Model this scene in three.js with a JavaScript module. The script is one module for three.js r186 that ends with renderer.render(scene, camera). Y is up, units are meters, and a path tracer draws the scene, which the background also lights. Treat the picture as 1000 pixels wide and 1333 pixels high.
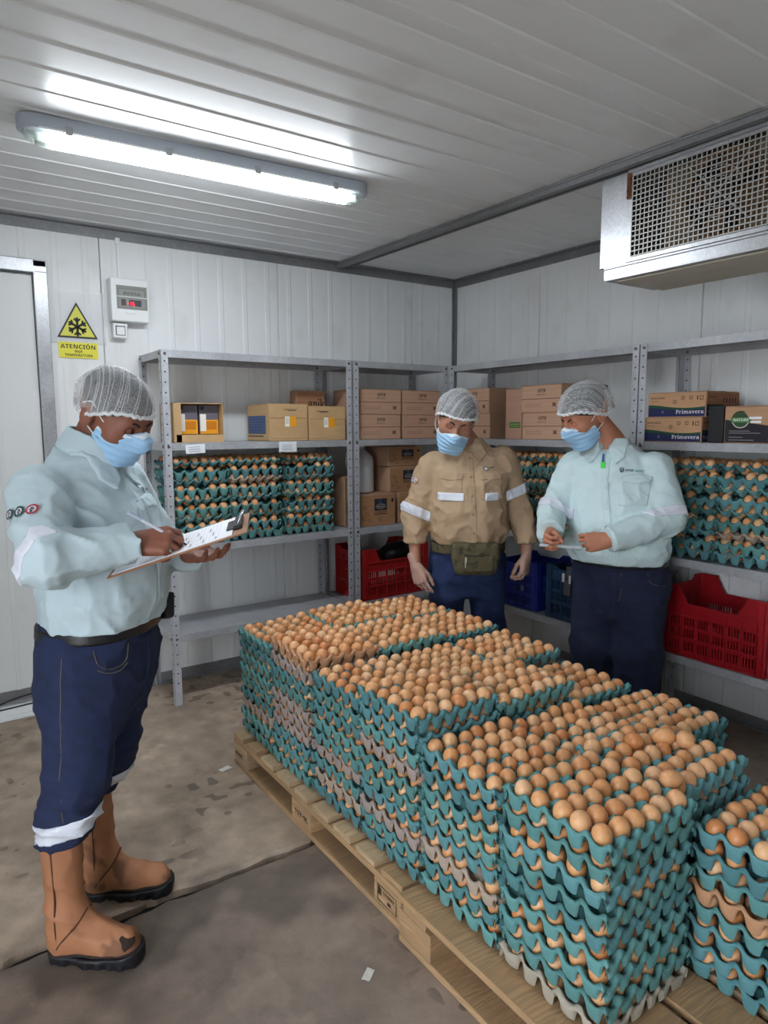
import * as THREE from 'three';
import { mergeGeometries } from 'three/addons/utils/BufferGeometryUtils.js';
import { RoundedBoxGeometry } from 'three/addons/geometries/RoundedBoxGeometry.js';
import { RectAreaLightUniformsLib } from 'three/addons/lights/RectAreaLightUniformsLib.js';

// ---------------------------------------------------------------- camera, light, exposure
const scene = new THREE.Scene();
const camera = new THREE.PerspectiveCamera(2 * Math.atan(666.5 / 889.97) * 180 / Math.PI, 0.75, 0.05, 50);
camera.rotation.order = 'YXZ';
camera.rotation.set(-7.1792 * Math.PI / 180, -34.6092 * Math.PI / 180, -0.2726 * Math.PI / 180);
camera.position.set(-3.2095, 1.4282, 3.7667);
scene.add(camera);
const renderer = new THREE.WebGLRenderer({ antialias: true });
renderer.toneMapping = THREE.LinearToneMapping;
renderer.toneMappingExposure = 1.8;
renderer.outputColorSpace = THREE.SRGBColorSpace;
renderer.shadowMap.enabled = true;
scene.background = new THREE.Color(0.88, 0.94, 1.02);   // hazy daylight outside the open loading door in the left wall
scene.backgroundIntensity = scene.environmentIntensity = 4.8;
RectAreaLightUniformsLib.init();
const LAMP_POWER = 30, LAMP_GLOW = 10, LAMP_COLOR = new THREE.Color(0.88, 0.94, 1.0);
const H = 2.424;                       // ceiling height

// ---------------------------------------------------------------- helpers
const PI = Math.PI, R = d => d * PI / 180;
const V = (x, y, z) => new THREE.Vector3(x, y, z);
function rng(s) { return () => { s |= 0; s = s + 0x6D2B79F5 | 0; let t = Math.imul(s ^ s >>> 15, 1 | s); t = t + Math.imul(t ^ t >>> 7, 61 | t) ^ t; return ((t ^ t >>> 14) >>> 0) / 4294967296; }; }
const rnd = rng(7);
const rr = (a, b) => a + (b - a) * rnd();
function hash(x, y, z) { let h = Math.imul(x, 374761393) + Math.imul(y, 668265263) + Math.imul(z, 1274126177) | 0; h = Math.imul(h ^ h >>> 13, 1274126177); return ((h ^ h >>> 16) >>> 0) / 4294967296; }
function noise(x, y, z = 0) {
  const X = Math.floor(x), Y = Math.floor(y), Z = Math.floor(z); x -= X; y -= Y; z -= Z;
  x = x * x * (3 - 2 * x); y = y * y * (3 - 2 * y); z = z * z * (3 - 2 * z);
  const l = (a, b, t) => a + (b - a) * t;
  return l(l(l(hash(X, Y, Z), hash(X + 1, Y, Z), x), l(hash(X, Y + 1, Z), hash(X + 1, Y + 1, Z), x), y),
    l(l(hash(X, Y, Z + 1), hash(X + 1, Y, Z + 1), x), l(hash(X, Y + 1, Z + 1), hash(X + 1, Y + 1, Z + 1), x), y), z);
}
const fbm = (x, y, z = 0, o = 4) => { let s = 0, a = .5, t = 0; for (let i = 0; i < o; i++) { s += a * noise(x, y, z + i * 7); t += a; a *= .5; x *= 2; y *= 2; } return s / t; };
const clamp = (x, a = 0, b = 1) => Math.min(b, Math.max(a, x));
const sstep = (a, b, x) => { const t = clamp((x - a) / (b - a)); return t * t * (3 - 2 * t); };

const counts = new Map();
function numbered(name) { const n = counts.get(name) || 0; counts.set(name, n + 1); return n ? `${name}_${String(n).padStart(3, '0')}` : name; }
function tag(o, label, category, group) { o.userData.label = label; if (category) o.userData.category = category; if (group) o.userData.group = group; return o; }
function thing(name, label, category, pos = [0, 0, 0], turn = 0, group) {
  const o = new THREE.Group(); o.name = numbered(name); scene.add(o); o.position.set(...pos); o.rotation.y = turn;
  return tag(o, label, category, group);
}
function merge(g) {
  if (!Array.isArray(g)) return g; if (g.length === 1) return g[0];
  return mergeGeometries(g.map(q => { const r = q.index ? q.toNonIndexed() : q; for (const k of Object.keys(r.attributes)) if (!['position', 'normal', 'uv'].includes(k)) r.deleteAttribute(k); return r; }));
}
function part(name, geo, mat, parent, label) {
  const m = new THREE.Mesh(merge(geo), mat); m.name = name; (parent || scene).add(m); if (label) m.userData.label = label; return m;
}
function struct(name, parent) { const o = new THREE.Group(); o.name = name; o.userData.kind = 'structure'; (parent || scene).add(o); return o; }
// boxes with uv in metres
function bx(w, h, d, x = 0, y = 0, z = 0, r = 0, seg = 2) {
  const g = r > 0 ? new RoundedBoxGeometry(w, h, d, seg, r) : new THREE.BoxGeometry(w, h, d);
  const p = g.attributes.position, n = g.attributes.normal, uv = g.attributes.uv;
  const ou = rnd() * 3, ov = rnd() * 3;
  for (let i = 0; i < p.count; i++) {
    const ax = Math.abs(n.getX(i)), ay = Math.abs(n.getY(i)), az = Math.abs(n.getZ(i));
    if (ax >= ay && ax >= az) uv.setXY(i, p.getZ(i) + ou, p.getY(i) + ov); else if (ay >= az) uv.setXY(i, p.getX(i) + ou, p.getZ(i) + ov); else uv.setXY(i, p.getX(i) + ou, p.getY(i) + ov);
  }
  g.translate(x, y, z); return g;
}
const cyl = (r0, r1, h, s = 16) => new THREE.CylinderGeometry(r0, r1, h, s);
function tube(pts, r, seg = 24, rs = 6, closed = false) { return new THREE.TubeGeometry(new THREE.CatmullRomCurve3(pts.map(p => Array.isArray(p) ? V(...p) : p), closed), seg, r, rs, closed); }
function bar(a, b, r, s = 8) { const d = b.clone().sub(a); const g = cyl(r, r, d.length(), s); g.applyQuaternion(new THREE.Quaternion().setFromUnitVectors(V(0, 1, 0), d.clone().normalize())); g.translate(...a.clone().add(b).multiplyScalar(.5).toArray()); return g; }

// ---------------------------------------------------------------- textures
function dataTex(w, h, fn, srgb = true) {
  const d = new Uint8Array(w * h * 4);
  for (let y = 0; y < h; y++) for (let x = 0; x < w; x++) { const c = fn(x / w, y / h); const i = (y * w + x) * 4; d[i] = clamp(c[0]) * 255; d[i + 1] = clamp(c[1]) * 255; d[i + 2] = clamp(c[2]) * 255; d[i + 3] = 255; }
  const t = new THREE.DataTexture(d, w, h); t.wrapS = t.wrapT = THREE.RepeatWrapping; t.magFilter = t.minFilter = THREE.LinearFilter; if (srgb) t.colorSpace = THREE.SRGBColorSpace; t.needsUpdate = true; return t;
}
function canvasTex(w, h, draw) {
  const c = document.createElement('canvas'); c.width = w; c.height = h; const x = c.getContext('2d'); draw(x, w, h);
  const t = new THREE.CanvasTexture(c); t.colorSpace = THREE.SRGBColorSpace; t.magFilter = THREE.LinearFilter; return t;
}
// tileable noise in [0,1]
function tn(u, v, f, s) { const l = (a, b, t) => a + (b - a) * t; const x = u * f, y = v * f, X = Math.floor(x), Y = Math.floor(y); let fx = x - X, fy = y - Y; fx = fx * fx * (3 - 2 * fx); fy = fy * fy * (3 - 2 * fy); const m = q => ((q % f) + f) % f; return l(l(hash(m(X), m(Y), s), hash(m(X + 1), m(Y), s), fx), l(hash(m(X), m(Y + 1), s), hash(m(X + 1), m(Y + 1), s), fx), fy); }
const tfbm = (u, v, f, s, o = 4) => { let a = .5, t = 0, r = 0; for (let i = 0; i < o; i++) { r += a * tn(u, v, f, s + i); t += a; a *= .55; f *= 2; } return r / t; };
const texPulp = dataTex(256, 256, (u, v) => { const n = tfbm(u, v, 24, 3, 3); return [n, n, n]; }, false);
const texCloth = dataTex(256, 256, (u, v) => { const n = .5 + .25 * Math.sin(u * 2 * PI * 40) * Math.sin(v * 2 * PI * 40) + .3 * (tfbm(u, v, 32, 5, 2) - .5); return [n, n, n]; }, false);
const texDenim = dataTex(256, 256, (u, v) => { const n = .8 + .22 * (tfbm(u, v, 8, 9, 4) - .5) + .14 * (hash(u * 256 | 0, v * 256 | 0, 4) - .5) + .08 * Math.sin((u + v) * 2 * PI * 48); return [n, n, n]; });
const texGalv = dataTex(512, 512, (u, v) => { const a = tfbm(u, v, 6, 21, 4), b = tn(u, v, 90, 33); const n = .86 + .16 * (a - .5) + .08 * (b - .5); return [n, n, n * 1.01]; });
const texSteelRough = dataTex(256, 256, (u, v) => { const n = .42 + .35 * (tfbm(u, v, 8, 41, 4) - .3); return [n, n, n]; }, false);
const texWood = dataTex(512, 512, (u, v) => { const g = tfbm(u * 1, v, 4, 51, 3); const rings = .5 + .5 * Math.sin((v * 14 + g * 5) * 2 * PI); const f = tn(u, v, 6, 55) ; const fine = hash(v * 512 | 0, (u * 20) | 0, 2); const n = .78 + .14 * rings * f + .1 * (fine - .5) + .12 * (tfbm(u, v, 12, 61, 3) - .5); return [n, n * (.985 - .03 * rings), n * (.96 - .06 * rings)]; });
const texCard = dataTex(256, 256, (u, v) => { const n = .94 + .08 * (tfbm(u, v, 6, 71, 4) - .5) + .03 * Math.sin(v * 2 * PI * 64) ; return [n, n, n]; });
const texWall = dataTex(512, 512, (u, v) => { const a = tfbm(u, v, 4, 81, 5); const s = sstep(.62, .8, tfbm(u, v, 9, 87, 4)); const n = .97 + .05 * (a - .5) - .025 * s; return [n, n - .004 * s, n - .01 * s]; });
const floorCol = dataTex(1024, 1024, (u, v) => {
  const a = tfbm(u, v, 3, 101, 5), b = tfbm(u, v, 10, 107, 5), c = tfbm(u, v, 40, 113, 3), g = hash(u * 1024 | 0, v * 1024 | 0, 9);
  let n = .57 + .22 * (a - .5) + .22 * (b - .5) + .16 * (c - .5) + .05 * (g - .5);
  const dark = sstep(.6, .72, tfbm(u, v, 5, 131, 4)), pale = sstep(.66, .74, tfbm(u, v, 14, 139, 5)), spot = sstep(.72, .78, tn(u, v, 60, 149)) * sstep(.45, .6, tn(u, v, 9, 151));
  n = n * (1 - .22 * dark) * (1 - .25 * spot) + .05 * pale;
  return [n * 1.06, n * .985, n * .92];
});
const floorRough = dataTex(512, 512, (u, v) => { const n = .62 + .4 * (tfbm(u, v, 8, 163, 4) - .5); return [n, n, n]; }, false);

// ---------------------------------------------------------------- materials
const std = (c, o = {}) => new THREE.MeshStandardMaterial({ color: c, roughness: .6, metalness: 0, ...o });
const M = {
  wall: std(0xf0f2f2, { map: texWall, roughness: .42 }),
  ceil: std(0xeceeef, { map: texWall, roughness: .3 }),
  trim: std(0xa9a9aa, { roughness: .4, metalness: .4, map: texGalv }),
  trimDark: std(0x98999a, { roughness: .45, metalness: .3, map: texGalv }),
  alu: std(0xd6d8da, { roughness: .34, metalness: .6, map: texGalv }),
  door: std(0xe6e9e8, { roughness: .45, map: texWall }),
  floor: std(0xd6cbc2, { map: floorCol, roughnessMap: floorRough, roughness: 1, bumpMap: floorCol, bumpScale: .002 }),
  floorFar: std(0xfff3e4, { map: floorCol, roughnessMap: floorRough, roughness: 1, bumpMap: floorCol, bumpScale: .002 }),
  joint: std(0x1e1a17, { roughness: .95 }),
  shelf: std(0xcfd1d4, { roughness: .36, metalness: .2, map: texGalv }),
  post: std(0xd6d8dc, { roughness: .4, metalness: .12, map: texGalv }),
  hole: std(0x26252a, { roughness: .9 }),
  bolt: std(0x6b6a6c, { roughness: .4, metalness: .8 }),
  card: std(0xc29a7c, { map: texCard, roughness: .82 }),
  cardTan: std(0xcfab7c, { map: texCard, roughness: .82 }),
  cardDark: std(0x8f6548, { map: texCard, roughness: .85 }),
  tape: std(0xc39a6c, { roughness: .25 }),
  paper: std(0xf0f1f4, { roughness: .7 }),
  wood: std(0xd0ae86, { map: texWood, roughness: .8, bumpMap: texWood, bumpScale: .002 }),
  woodPale: std(0xdfc5a2, { map: texWood, roughness: .8, bumpMap: texWood, bumpScale: .002 }),
  woodDark: std(0x8d6c4a, { map: texWood, roughness: .85, bumpMap: texWood, bumpScale: .002 }),
  red: std(0x9c101b, { roughness: .42 }),
  red2: std(0xa01a1a, { roughness: .42 }),
  blue: std(0x122a86, { roughness: .42 }),
  blueDark: std(0x1a3c5c, { roughness: .45 }),
  black: std(0x15151a, { roughness: .55 }),
  white: std(0xeceeee, { roughness: .45 }),
  grey: std(0x9a9b9c, { roughness: .5 }),
};
texWood.repeat.set(1.1, 5); texPulp.repeat.set(8, 8); texCloth.repeat.set(12, 12); texDenim.repeat.set(6, 6); texGalv.repeat.set(1.6, 1.6); texCard.repeat.set(2, 3); texWall.repeat.set(.8, .45); floorCol.repeat.set(.42, .42); floorRough.repeat.set(.7, .7);

// ---------------------------------------------------------------- the room
const X0 = -4.4, Z1 = 5.2;             // left wall and rear wall, both behind or beside the camera
{
  const floor = struct('floor');
  // slabs with a worn, slightly crooked edge along the joint
  const slab = (za, zb, jagA, jagB) => {
    const n = 160, pos = [], uv = [], idx = [], w = -X0;
    const zz = (z, jag, x, k) => jag ? z + (noise(x * 9, k) - .5) * .022 + (noise(x * 40, k + 5) - .5) * .012 : z;
    for (let i = 0; i <= n; i++) {
      const x = X0 + w * i / n, a = zz(za, jagA, x, 3), b = zz(zb, jagB, x, 9);
      const dropA = jagA ? .006 * noise(x * 14, 31) : 0, dropB = jagB ? .006 * noise(x * 14, 37) : 0;
      for (const [z, y] of [[a, -.03], [a, -dropA], [a + .02, 0], [b - .02, 0], [b, -dropB], [b, -.03]]) { pos.push(x, y, z); uv.push(x, z); }
      if (i) for (let k = 0; k < 5; k++) { const p = (i - 1) * 6 + k, q = i * 6 + k; idx.push(p, p + 1, q, q, p + 1, q + 1); }
    }
    const g = new THREE.BufferGeometry(); g.setAttribute('position', new THREE.Float32BufferAttribute(pos, 3)); g.setAttribute('uv', new THREE.Float32BufferAttribute(uv, 2)); g.setIndex(idx);
    const f = g.toNonIndexed(); f.computeVertexNormals(); return f;
  };
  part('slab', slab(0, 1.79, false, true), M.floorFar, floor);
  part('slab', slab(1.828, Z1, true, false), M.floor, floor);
  part('joint_filler', bx(-X0, .02, Z1 - .2, X0 / 2, -.035, Z1 / 2), M.joint, floor);
  part('subfloor', bx(-X0 + .3, .1, Z1 + .3, X0 / 2, -.1, Z1 / 2), M.joint, floor);
}
// a sandwich panel: flat face with shallow raised ribs, extruded along its length
function panelGeo(width, length, pitch, depth = .0022, thick = .08, rw = .017, rt = .010) {
  const s = new THREE.Shape(); s.moveTo(.0015, -thick); s.lineTo(width - .0015, -thick); s.lineTo(width - .0015, -.004); s.lineTo(width - .004, 0);
  const n = Math.round(width / pitch), p = width / n;
  for (let i = n - 1; i >= 0; i--) { const c = (i + .5) * p; s.lineTo(c + rw, 0); s.lineTo(c + rt, depth); s.lineTo(c - rt, depth); s.lineTo(c - rw, 0); }
  s.lineTo(.004, 0); s.lineTo(.0015, -.004); s.closePath();
  return new THREE.ExtrudeGeometry(s, { depth: length, bevelEnabled: false });
}
{
  const back = struct('wall_back');
  const bw = .99;
  const g = panelGeo(bw, H, .148); g.rotateX(-PI / 2);             // length now along +y, face towards -z
  const gb = g.clone(); gb.rotateY(0);
  // after rotateX(-90): profile y -> -z; flip so that ribs face +z
  gb.scale(1, 1, -1); flip(gb);
  for (let x = -.37 - 0; x > X0 - .2; x -= bw) { const m = part('panel', gb, M.wall, back); m.position.set(x - bw, 0, 0); }
  const m0 = part('panel', gb, M.wall, back); m0.position.set(-.37, 0, 0);
  part('core', bx(-X0 + .4, H + .2, .05, X0 / 2, H / 2, -.11), M.wall, back);
  const right = struct('wall_right');
  const gr = panelGeo(1.05, H, .15); gr.rotateX(-PI / 2); gr.scale(1, 1, -1); flip(gr); gr.rotateY(-PI / 2);
  for (let z = .79 - 1.05; z < Z1; z += 1.05) { const m = part('panel', gr, M.wall, right); m.position.set(0, 0, z); }
  part('core', bx(.05, H + .2, Z1 + .6, .11, H / 2, Z1 / 2), M.wall, right);
  const left = struct('wall_left'); const DA = 2.75, DB = 4.35, DH = 2.15;          // the open loading door
  part('panel', bx(.1, H, DA, X0 - .05, H / 2, DA / 2), M.wall, left); part('panel', bx(.1, H, Z1 - DB + .1, X0 - .05, H / 2, (Z1 + .1 + DB) / 2), M.wall, left); part('panel', bx(.1, H - DH, DB - DA, X0 - .05, (H + DH) / 2, (DA + DB) / 2), M.wall, left);
  const d2 = struct('door_2'); part('door_frame', [bx(.14, DH, .05, X0 - .05, DH / 2, DA + .025), bx(.14, DH, .05, X0 - .05, DH / 2, DB - .025), bx(.14, .05, DB - DA, X0 - .05, DH - .025, (DA + DB) / 2)], M.alu, d2);
  const yard = struct('ground'); part('yard', bx(12, .1, 16, X0 - 6.1, -.06, 3.5), std(0xa9a39a, { roughness: .9 }), yard);
  const front = struct('wall_front'); part('panel', bx(-X0 + .2, H, .1, X0 / 2, H / 2, Z1 + .05), M.wall, front);
  const ceil = struct('ceiling');
  const gc = panelGeo(1.16, -X0 + .1, .145, .0035, .08, .009, .003); gc.rotateY(PI / 2); // length along +x, profile x -> -z
  gc.scale(1, -1, 1); flip(gc);
  for (let z = .02; z < Z1; z += 1.16) { const m = part('panel', gc, M.ceil, ceil); m.position.set(X0 - .05, H, z + 1.16); }
  part('panel', bx(-X0 + .2, .03, .3, X0 / 2, H + .02, .0), M.ceil, ceil);
  part('core', bx(-X0 + .6, .06, Z1 + .6, X0 / 2, H + .12, Z1 / 2), M.ceil, ceil);
  // metal cover strip across the ceiling
  const st = struct('trim_1'); const sg = [bx(.1, .008, 5.2, 0, -.004, 2.6), bx(.028, .03, 5.2, -.03, -.014, 2.6), bx(.012, .018, 5.2, .038, -.01, 2.6)];
  const sm = part('cover_strip', sg, M.trimDark, st); sm.position.set(-.925, H - .004, 0.02); sm.rotation.y = .025;
  // corner and ceiling angles
  const tr = struct('trim_2');
  part('angle', [bx(-X0, .05, .006, X0 / 2, H - .026, .006), bx(-X0, .006, .05, X0 / 2, H - .004, .026)], M.trimDark, tr);
  part('angle', [bx(.006, .05, Z1, -.006, H - .026, Z1 / 2), bx(.05, .006, Z1, -.026, H - .004, Z1 / 2)], M.trimDark, tr);
  part('angle', [bx(.03, H, .006, -.015, H / 2, .007), bx(.006, H, .03, -.007, H / 2, .015)], M.trimDark, tr);
  const bb = struct('baseboard_back'); part('channel', [bx(2.6, .06, .006, -1.3, .03, .008), bx(2.6, .006, .03, -1.3, .004, .02)], M.trim, bb);
  const br = struct('baseboard_right'); part('channel', [bx(.006, .05, Z1, -.008, .028, Z1 / 2), bx(.03, .006, Z1, -.02, .004, Z1 / 2)], M.trim, br);
}
function flip(g) { // reverse winding after a mirror
  if (g.index) { const a = g.index.array; for (let i = 0; i < a.length; i += 3) { const t = a[i]; a[i] = a[i + 2]; a[i + 2] = t; } }
  else for (const k of Object.keys(g.attributes)) { const at = g.attributes[k], s = at.itemSize; for (let i = 0; i < at.count; i += 3) for (let c = 0; c < s; c++) { const t = at.array[i * s + c]; at.array[i * s + c] = at.array[(i + 2) * s + c]; at.array[(i + 2) * s + c] = t; } }
  g.computeVertexNormals(); return g;
}
{ // the cold-room door on the left
  const d = struct('door_1');
  part('door_leaf', [bx(1.2, 2.04, .03, -3.27, 1.13, .018, .004)], M.door, d);
  for (let i = 0; i < 4; i++) part('rib', bx(.02, 2.0, .004, -3.75 + i * .28 + .06, 1.13, .035, .001), M.door, d);
  part('door_frame', [bx(.062, 2.13, .06, -2.637, 1.155, .025, .004), bx(1.36, .062, .06, -3.285, 2.19, .025, .004), bx(.062, 2.13, .06, -3.93, 1.155, .025, .004)], M.alu, d);
  part('kick_plate', bx(1.24, .055, .035, -3.27, .105, .02, .002), M.trimDark, d);
  part('sill', [bx(1.6, .06, .05, -3.3, .03, .025, .004), bx(1.6, .014, .09, -3.3, .008, .045, .003)], M.white, d);
}
for (const [pts, l] of [
  [[[-3.6, .062, .075], [-3.05, .066, .078], [-2.86, .1, .06], [-2.72, .105, .05], [-2.6, .08, .04]], 'upper black cable lying along the white door sill'],
  [[[-3.6, .05, .085], [-3.0, .058, .08], [-2.8, .064, .078], [-2.55, .066, .06]], 'lower black cable lying along the white door sill']]) {
  const c = part(numbered('cable'), tube(pts, .004, 40, 6), M.black, scene); tag(c, l, 'cable');
}
// ---------------------------------------------------------------- ceiling lamp
function battenLamp(label, cx, cz, turn, k) {
  const L = 1.29;
  const lamp = thing('batten_lamp', label, 'lamp', [cx, H, cz], turn);
  const sh = (w, h, r) => { const s = new THREE.Shape(); s.absarc(-L / 2 + w, 0, w, PI / 2, PI * 1.5); s.lineTo(L / 2 - w, -w); s.absarc(L / 2 - w, 0, w, -PI / 2, PI / 2); s.closePath(); const g = new THREE.ExtrudeGeometry(s, { depth: h, bevelEnabled: true, bevelSize: r, bevelThickness: r, bevelSegments: 2, curveSegments: 12 }); g.rotateX(PI / 2); return g; };
  const hs = sh(.05, .035, .004); hs.translate(0, -.006, 0);
  part('housing', hs, std(0xa9b0ba, { roughness: .5 }), lamp);
  // diffuser: a clear trough, glowing along the tube
  const prof = (len, r, glow) => { const pts = []; const n = 14; const s = new THREE.Shape(); for (let i = 0; i <= n; i++) { const a = PI * i / n; const X = Math.cos(a) * r, Y = -Math.pow(Math.sin(a), .8) * r * .82; i ? s.lineTo(X, Y) : s.moveTo(X, Y); } s.closePath(); const g = new THREE.ExtrudeGeometry(s, { depth: len, bevelEnabled: false }); g.rotateY(PI / 2); g.translate(-len / 2, 0, 0); return g; };
  const dg = prof(1.1, .047); dg.translate(.0, -.046, 0);
  part('diffuser', dg, std(0xf4f8ff, { roughness: .4, emissive: LAMP_COLOR, emissiveIntensity: LAMP_GLOW * k }), lamp, 'glowing white diffuser');
  const clear = new THREE.MeshPhysicalMaterial({ color: 0xe6ece6, roughness: .15, transmission: .75, thickness: 0 });
  for (const s of [-1, 1]) {
    const e = new THREE.SphereGeometry(.05, 20, 12, 0, 2 * PI, PI / 2, PI / 2); e.scale(1.7, .8, 1); e.translate(s * .552, -.046, 0);
    part('end_cap', e, clear, lamp, 'clear end of the diffuser');
    const so = bx(.045, .034, .04, s * .575, -.062, 0, .006); part('tube_socket', so, M.white, lamp);
  }
  part('rim', [bx(1.18, .006, .006, 0, -.045, .052, .002), bx(1.18, .006, .006, 0, -.045, -.052, .002)], M.white, lamp);
  for (const x of [-.5, -.18, .15, .48]) for (const s of [-1, 1]) part('clip', bx(.022, .026, .006, x, -.042, s * .056, .002), M.grey, lamp);
  const add = (w, h, y, z, tilt, pw) => { const l = new THREE.RectAreaLight(LAMP_COLOR, pw, w, h); l.position.set(0, y, z); l.rotation.set(-PI / 2 + tilt, 0, 0); lamp.add(l); };
  add(1.1, .05, -.088, 0, 0, LAMP_POWER * k);
  add(1.1, .035, -.074, .045, -R(55), LAMP_POWER * .8 * k);
  add(1.1, .035, -.074, -.045, R(55), LAMP_POWER * .35 * k);
}
battenLamp('long sealed fluorescent batten lamp glowing on the metal ceiling', -2.205, 1.215, -.045, 1);
// ---------------------------------------------------------------- signs and control box on the back wall
function plate(w, h, tex, thick = .0012, mo = {}) { // thin flat print: front carries the texture
  const g = new THREE.BoxGeometry(w, h, thick); return [g, new THREE.MeshStandardMaterial({ map: tex, roughness: .45, ...mo })];
}
{
  const yel = '#e6dd3e';
  const t = thing('warning_sign', 'yellow triangular cold warning sign with snowflake on the back wall', 'sign', [-2.475, 1.972, .005]);
  part('plastic_sheet', bx(.27, .255, .001, 0, .0, 0), new THREE.MeshPhysicalMaterial({ color: 0xf2f4f6, roughness: .25, transparent: true, opacity: .25 }), t);
  const tri = (s) => { const q = new THREE.Shape(); q.moveTo(-.095 * s, -.08 * s); q.lineTo(.095 * s, -.08 * s); q.lineTo(0, .095 * s); q.closePath(); return q; };
  const a = new THREE.ExtrudeGeometry(tri(1), { depth: .0012, bevelEnabled: false }); a.translate(0, -.02, .001);
  part('border', a, std(0x191916, { roughness: .5 }), t);
  const b = new THREE.ExtrudeGeometry(tri(.86), { depth: .0014, bevelEnabled: false }); b.translate(0, -.023, .0014);
  part('triangle', b, std(0xd9d552, { roughness: .5 }), t);
  const fl = []; for (let i = 0; i < 6; i++) { const q = [bx(.011, .046, .001, 0, .023, 0)]; for (const s of [-1, 1]) { const c = bx(.009, .022, .001, 0, .009, 0); c.rotateZ(s * R(48)); c.translate(0, .026, 0); q.push(c); } const m = merge(q); m.rotateZ(i * PI / 3); fl.push(m); }
  const f = merge(fl); f.translate(0, -.045, .0034); part('snowflake', f, std(0x17170f, { roughness: .6 }), t);
  const s2 = thing('notice_sign', 'yellow notice reading ATENCIÓN baja temperatura under the warning triangle', 'sign', [-2.475, 1.812, .005]);
  const tx = canvasTex(512, 220, (c, w, h) => { c.fillStyle = yel; c.fillRect(0, 0, w, h); c.fillStyle = '#14140c'; c.textAlign = 'center'; c.font = 'bold 88px sans-serif'; c.save(); c.translate(w / 2, 88); c.scale(1.02, .92); c.fillText('ATENCIÓN', 0, 0); c.restore(); c.font = 'bold 46px sans-serif'; c.fillText('BAJA', w / 2, 140); c.font = 'bold 52px sans-serif'; c.fillText('TEMPERATURA', w / 2, 197); c.fillStyle = yel; c.fillRect(40, 160, 26, 40); });
  const [g, m] = plate(.185, .078, tx); part('printed_panel', g, m, s2);
}
{
  const cb = thing('control_box', 'white wall control box with grey window and red digital display', 'control box', [-2.228, 2.07, .0]);
  part('box_body', bx(.19, .215, .075, 0, 0, .0385, .008), M.white, cb);
  const tx = canvasTex(512, 400, (c, w, h) => {
    c.fillStyle = '#7d8077'; c.fillRect(0, 0, w, h); c.strokeStyle = '#4c4f4a'; c.lineWidth = 6; c.strokeRect(30, 60, w - 70, 130); c.fillStyle = '#8b8e86'; c.fillRect(34, 64, w - 78, 122);
    c.fillStyle = '#3a3d3c'; c.font = 'bold 92px sans-serif'; c.textAlign = 'center'; c.save(); c.translate(w / 2, 158); c.scale(1.05, .8); c.fillText('REDSA', 0, 0); c.restore();
    c.fillStyle = '#898b86'; c.fillRect(30, 220, w - 70, 150);
    c.fillStyle = '#3c1d22'; c.fillRect(70, 235, 80, 110); c.fillStyle = '#23272c'; c.fillRect(200, 235, 210, 110);
  });
  const [g, m] = plate(.15, .115, tx, .004); g.translate(.008, .012, .0775); part('window', g, m, cb);
  const dig = []; const seg = (x, y, w, h) => dig.push(bx(w, h, .0008, x, y, .0805));
  seg(.0, -.018, .002, .018); for (const y of [-.01, -.018, -.026]) seg(.013, y, .008, .0022); seg(.009, -.018, .002, .018); seg(.017, -.022, .002, .009); seg(-.014, -.018, .006, .002);
  part('digits', dig, std(0xff2040, { emissive: 0xff1838, emissiveIntensity: 2.2 }), cb, 'glowing red digits reading -16');
  part('hinge_bar', bx(.15, .004, .004, .008, .014, .0815, .001), M.white, cb);
  part('latch', bx(.05, .014, .008, .0, -.062, .0765, .003), M.white, cb);
  const sw = thing('light_switch', 'small white square rocker switch under the control box', 'switch', [-2.278, 1.918, 0]);
  part('switch_body', bx(.072, .075, .05, 0, 0, .026, .006), M.white, sw);
  part('rocker_frame', bx(.048, .048, .004, 0, 0, .051, .001), std(0x55585c), sw);
  const rk = bx(.04, .04, .006, 0, 0, .054, .002); rk.rotateX(.03); part('rocker', rk, M.white, sw);
  const cd = thing('conduit', 'thin white cable duct running down to the control box', 'conduit', [-2.262, 0, 0]);
  part('duct', [bx(.014, H - 2.178 - .04, .012, 0, (H + 2.178) / 2 - .02, .006, .002), bx(.022, .03, .018, 0, H - .055, .009, .002)], M.white, cd);
}
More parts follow.
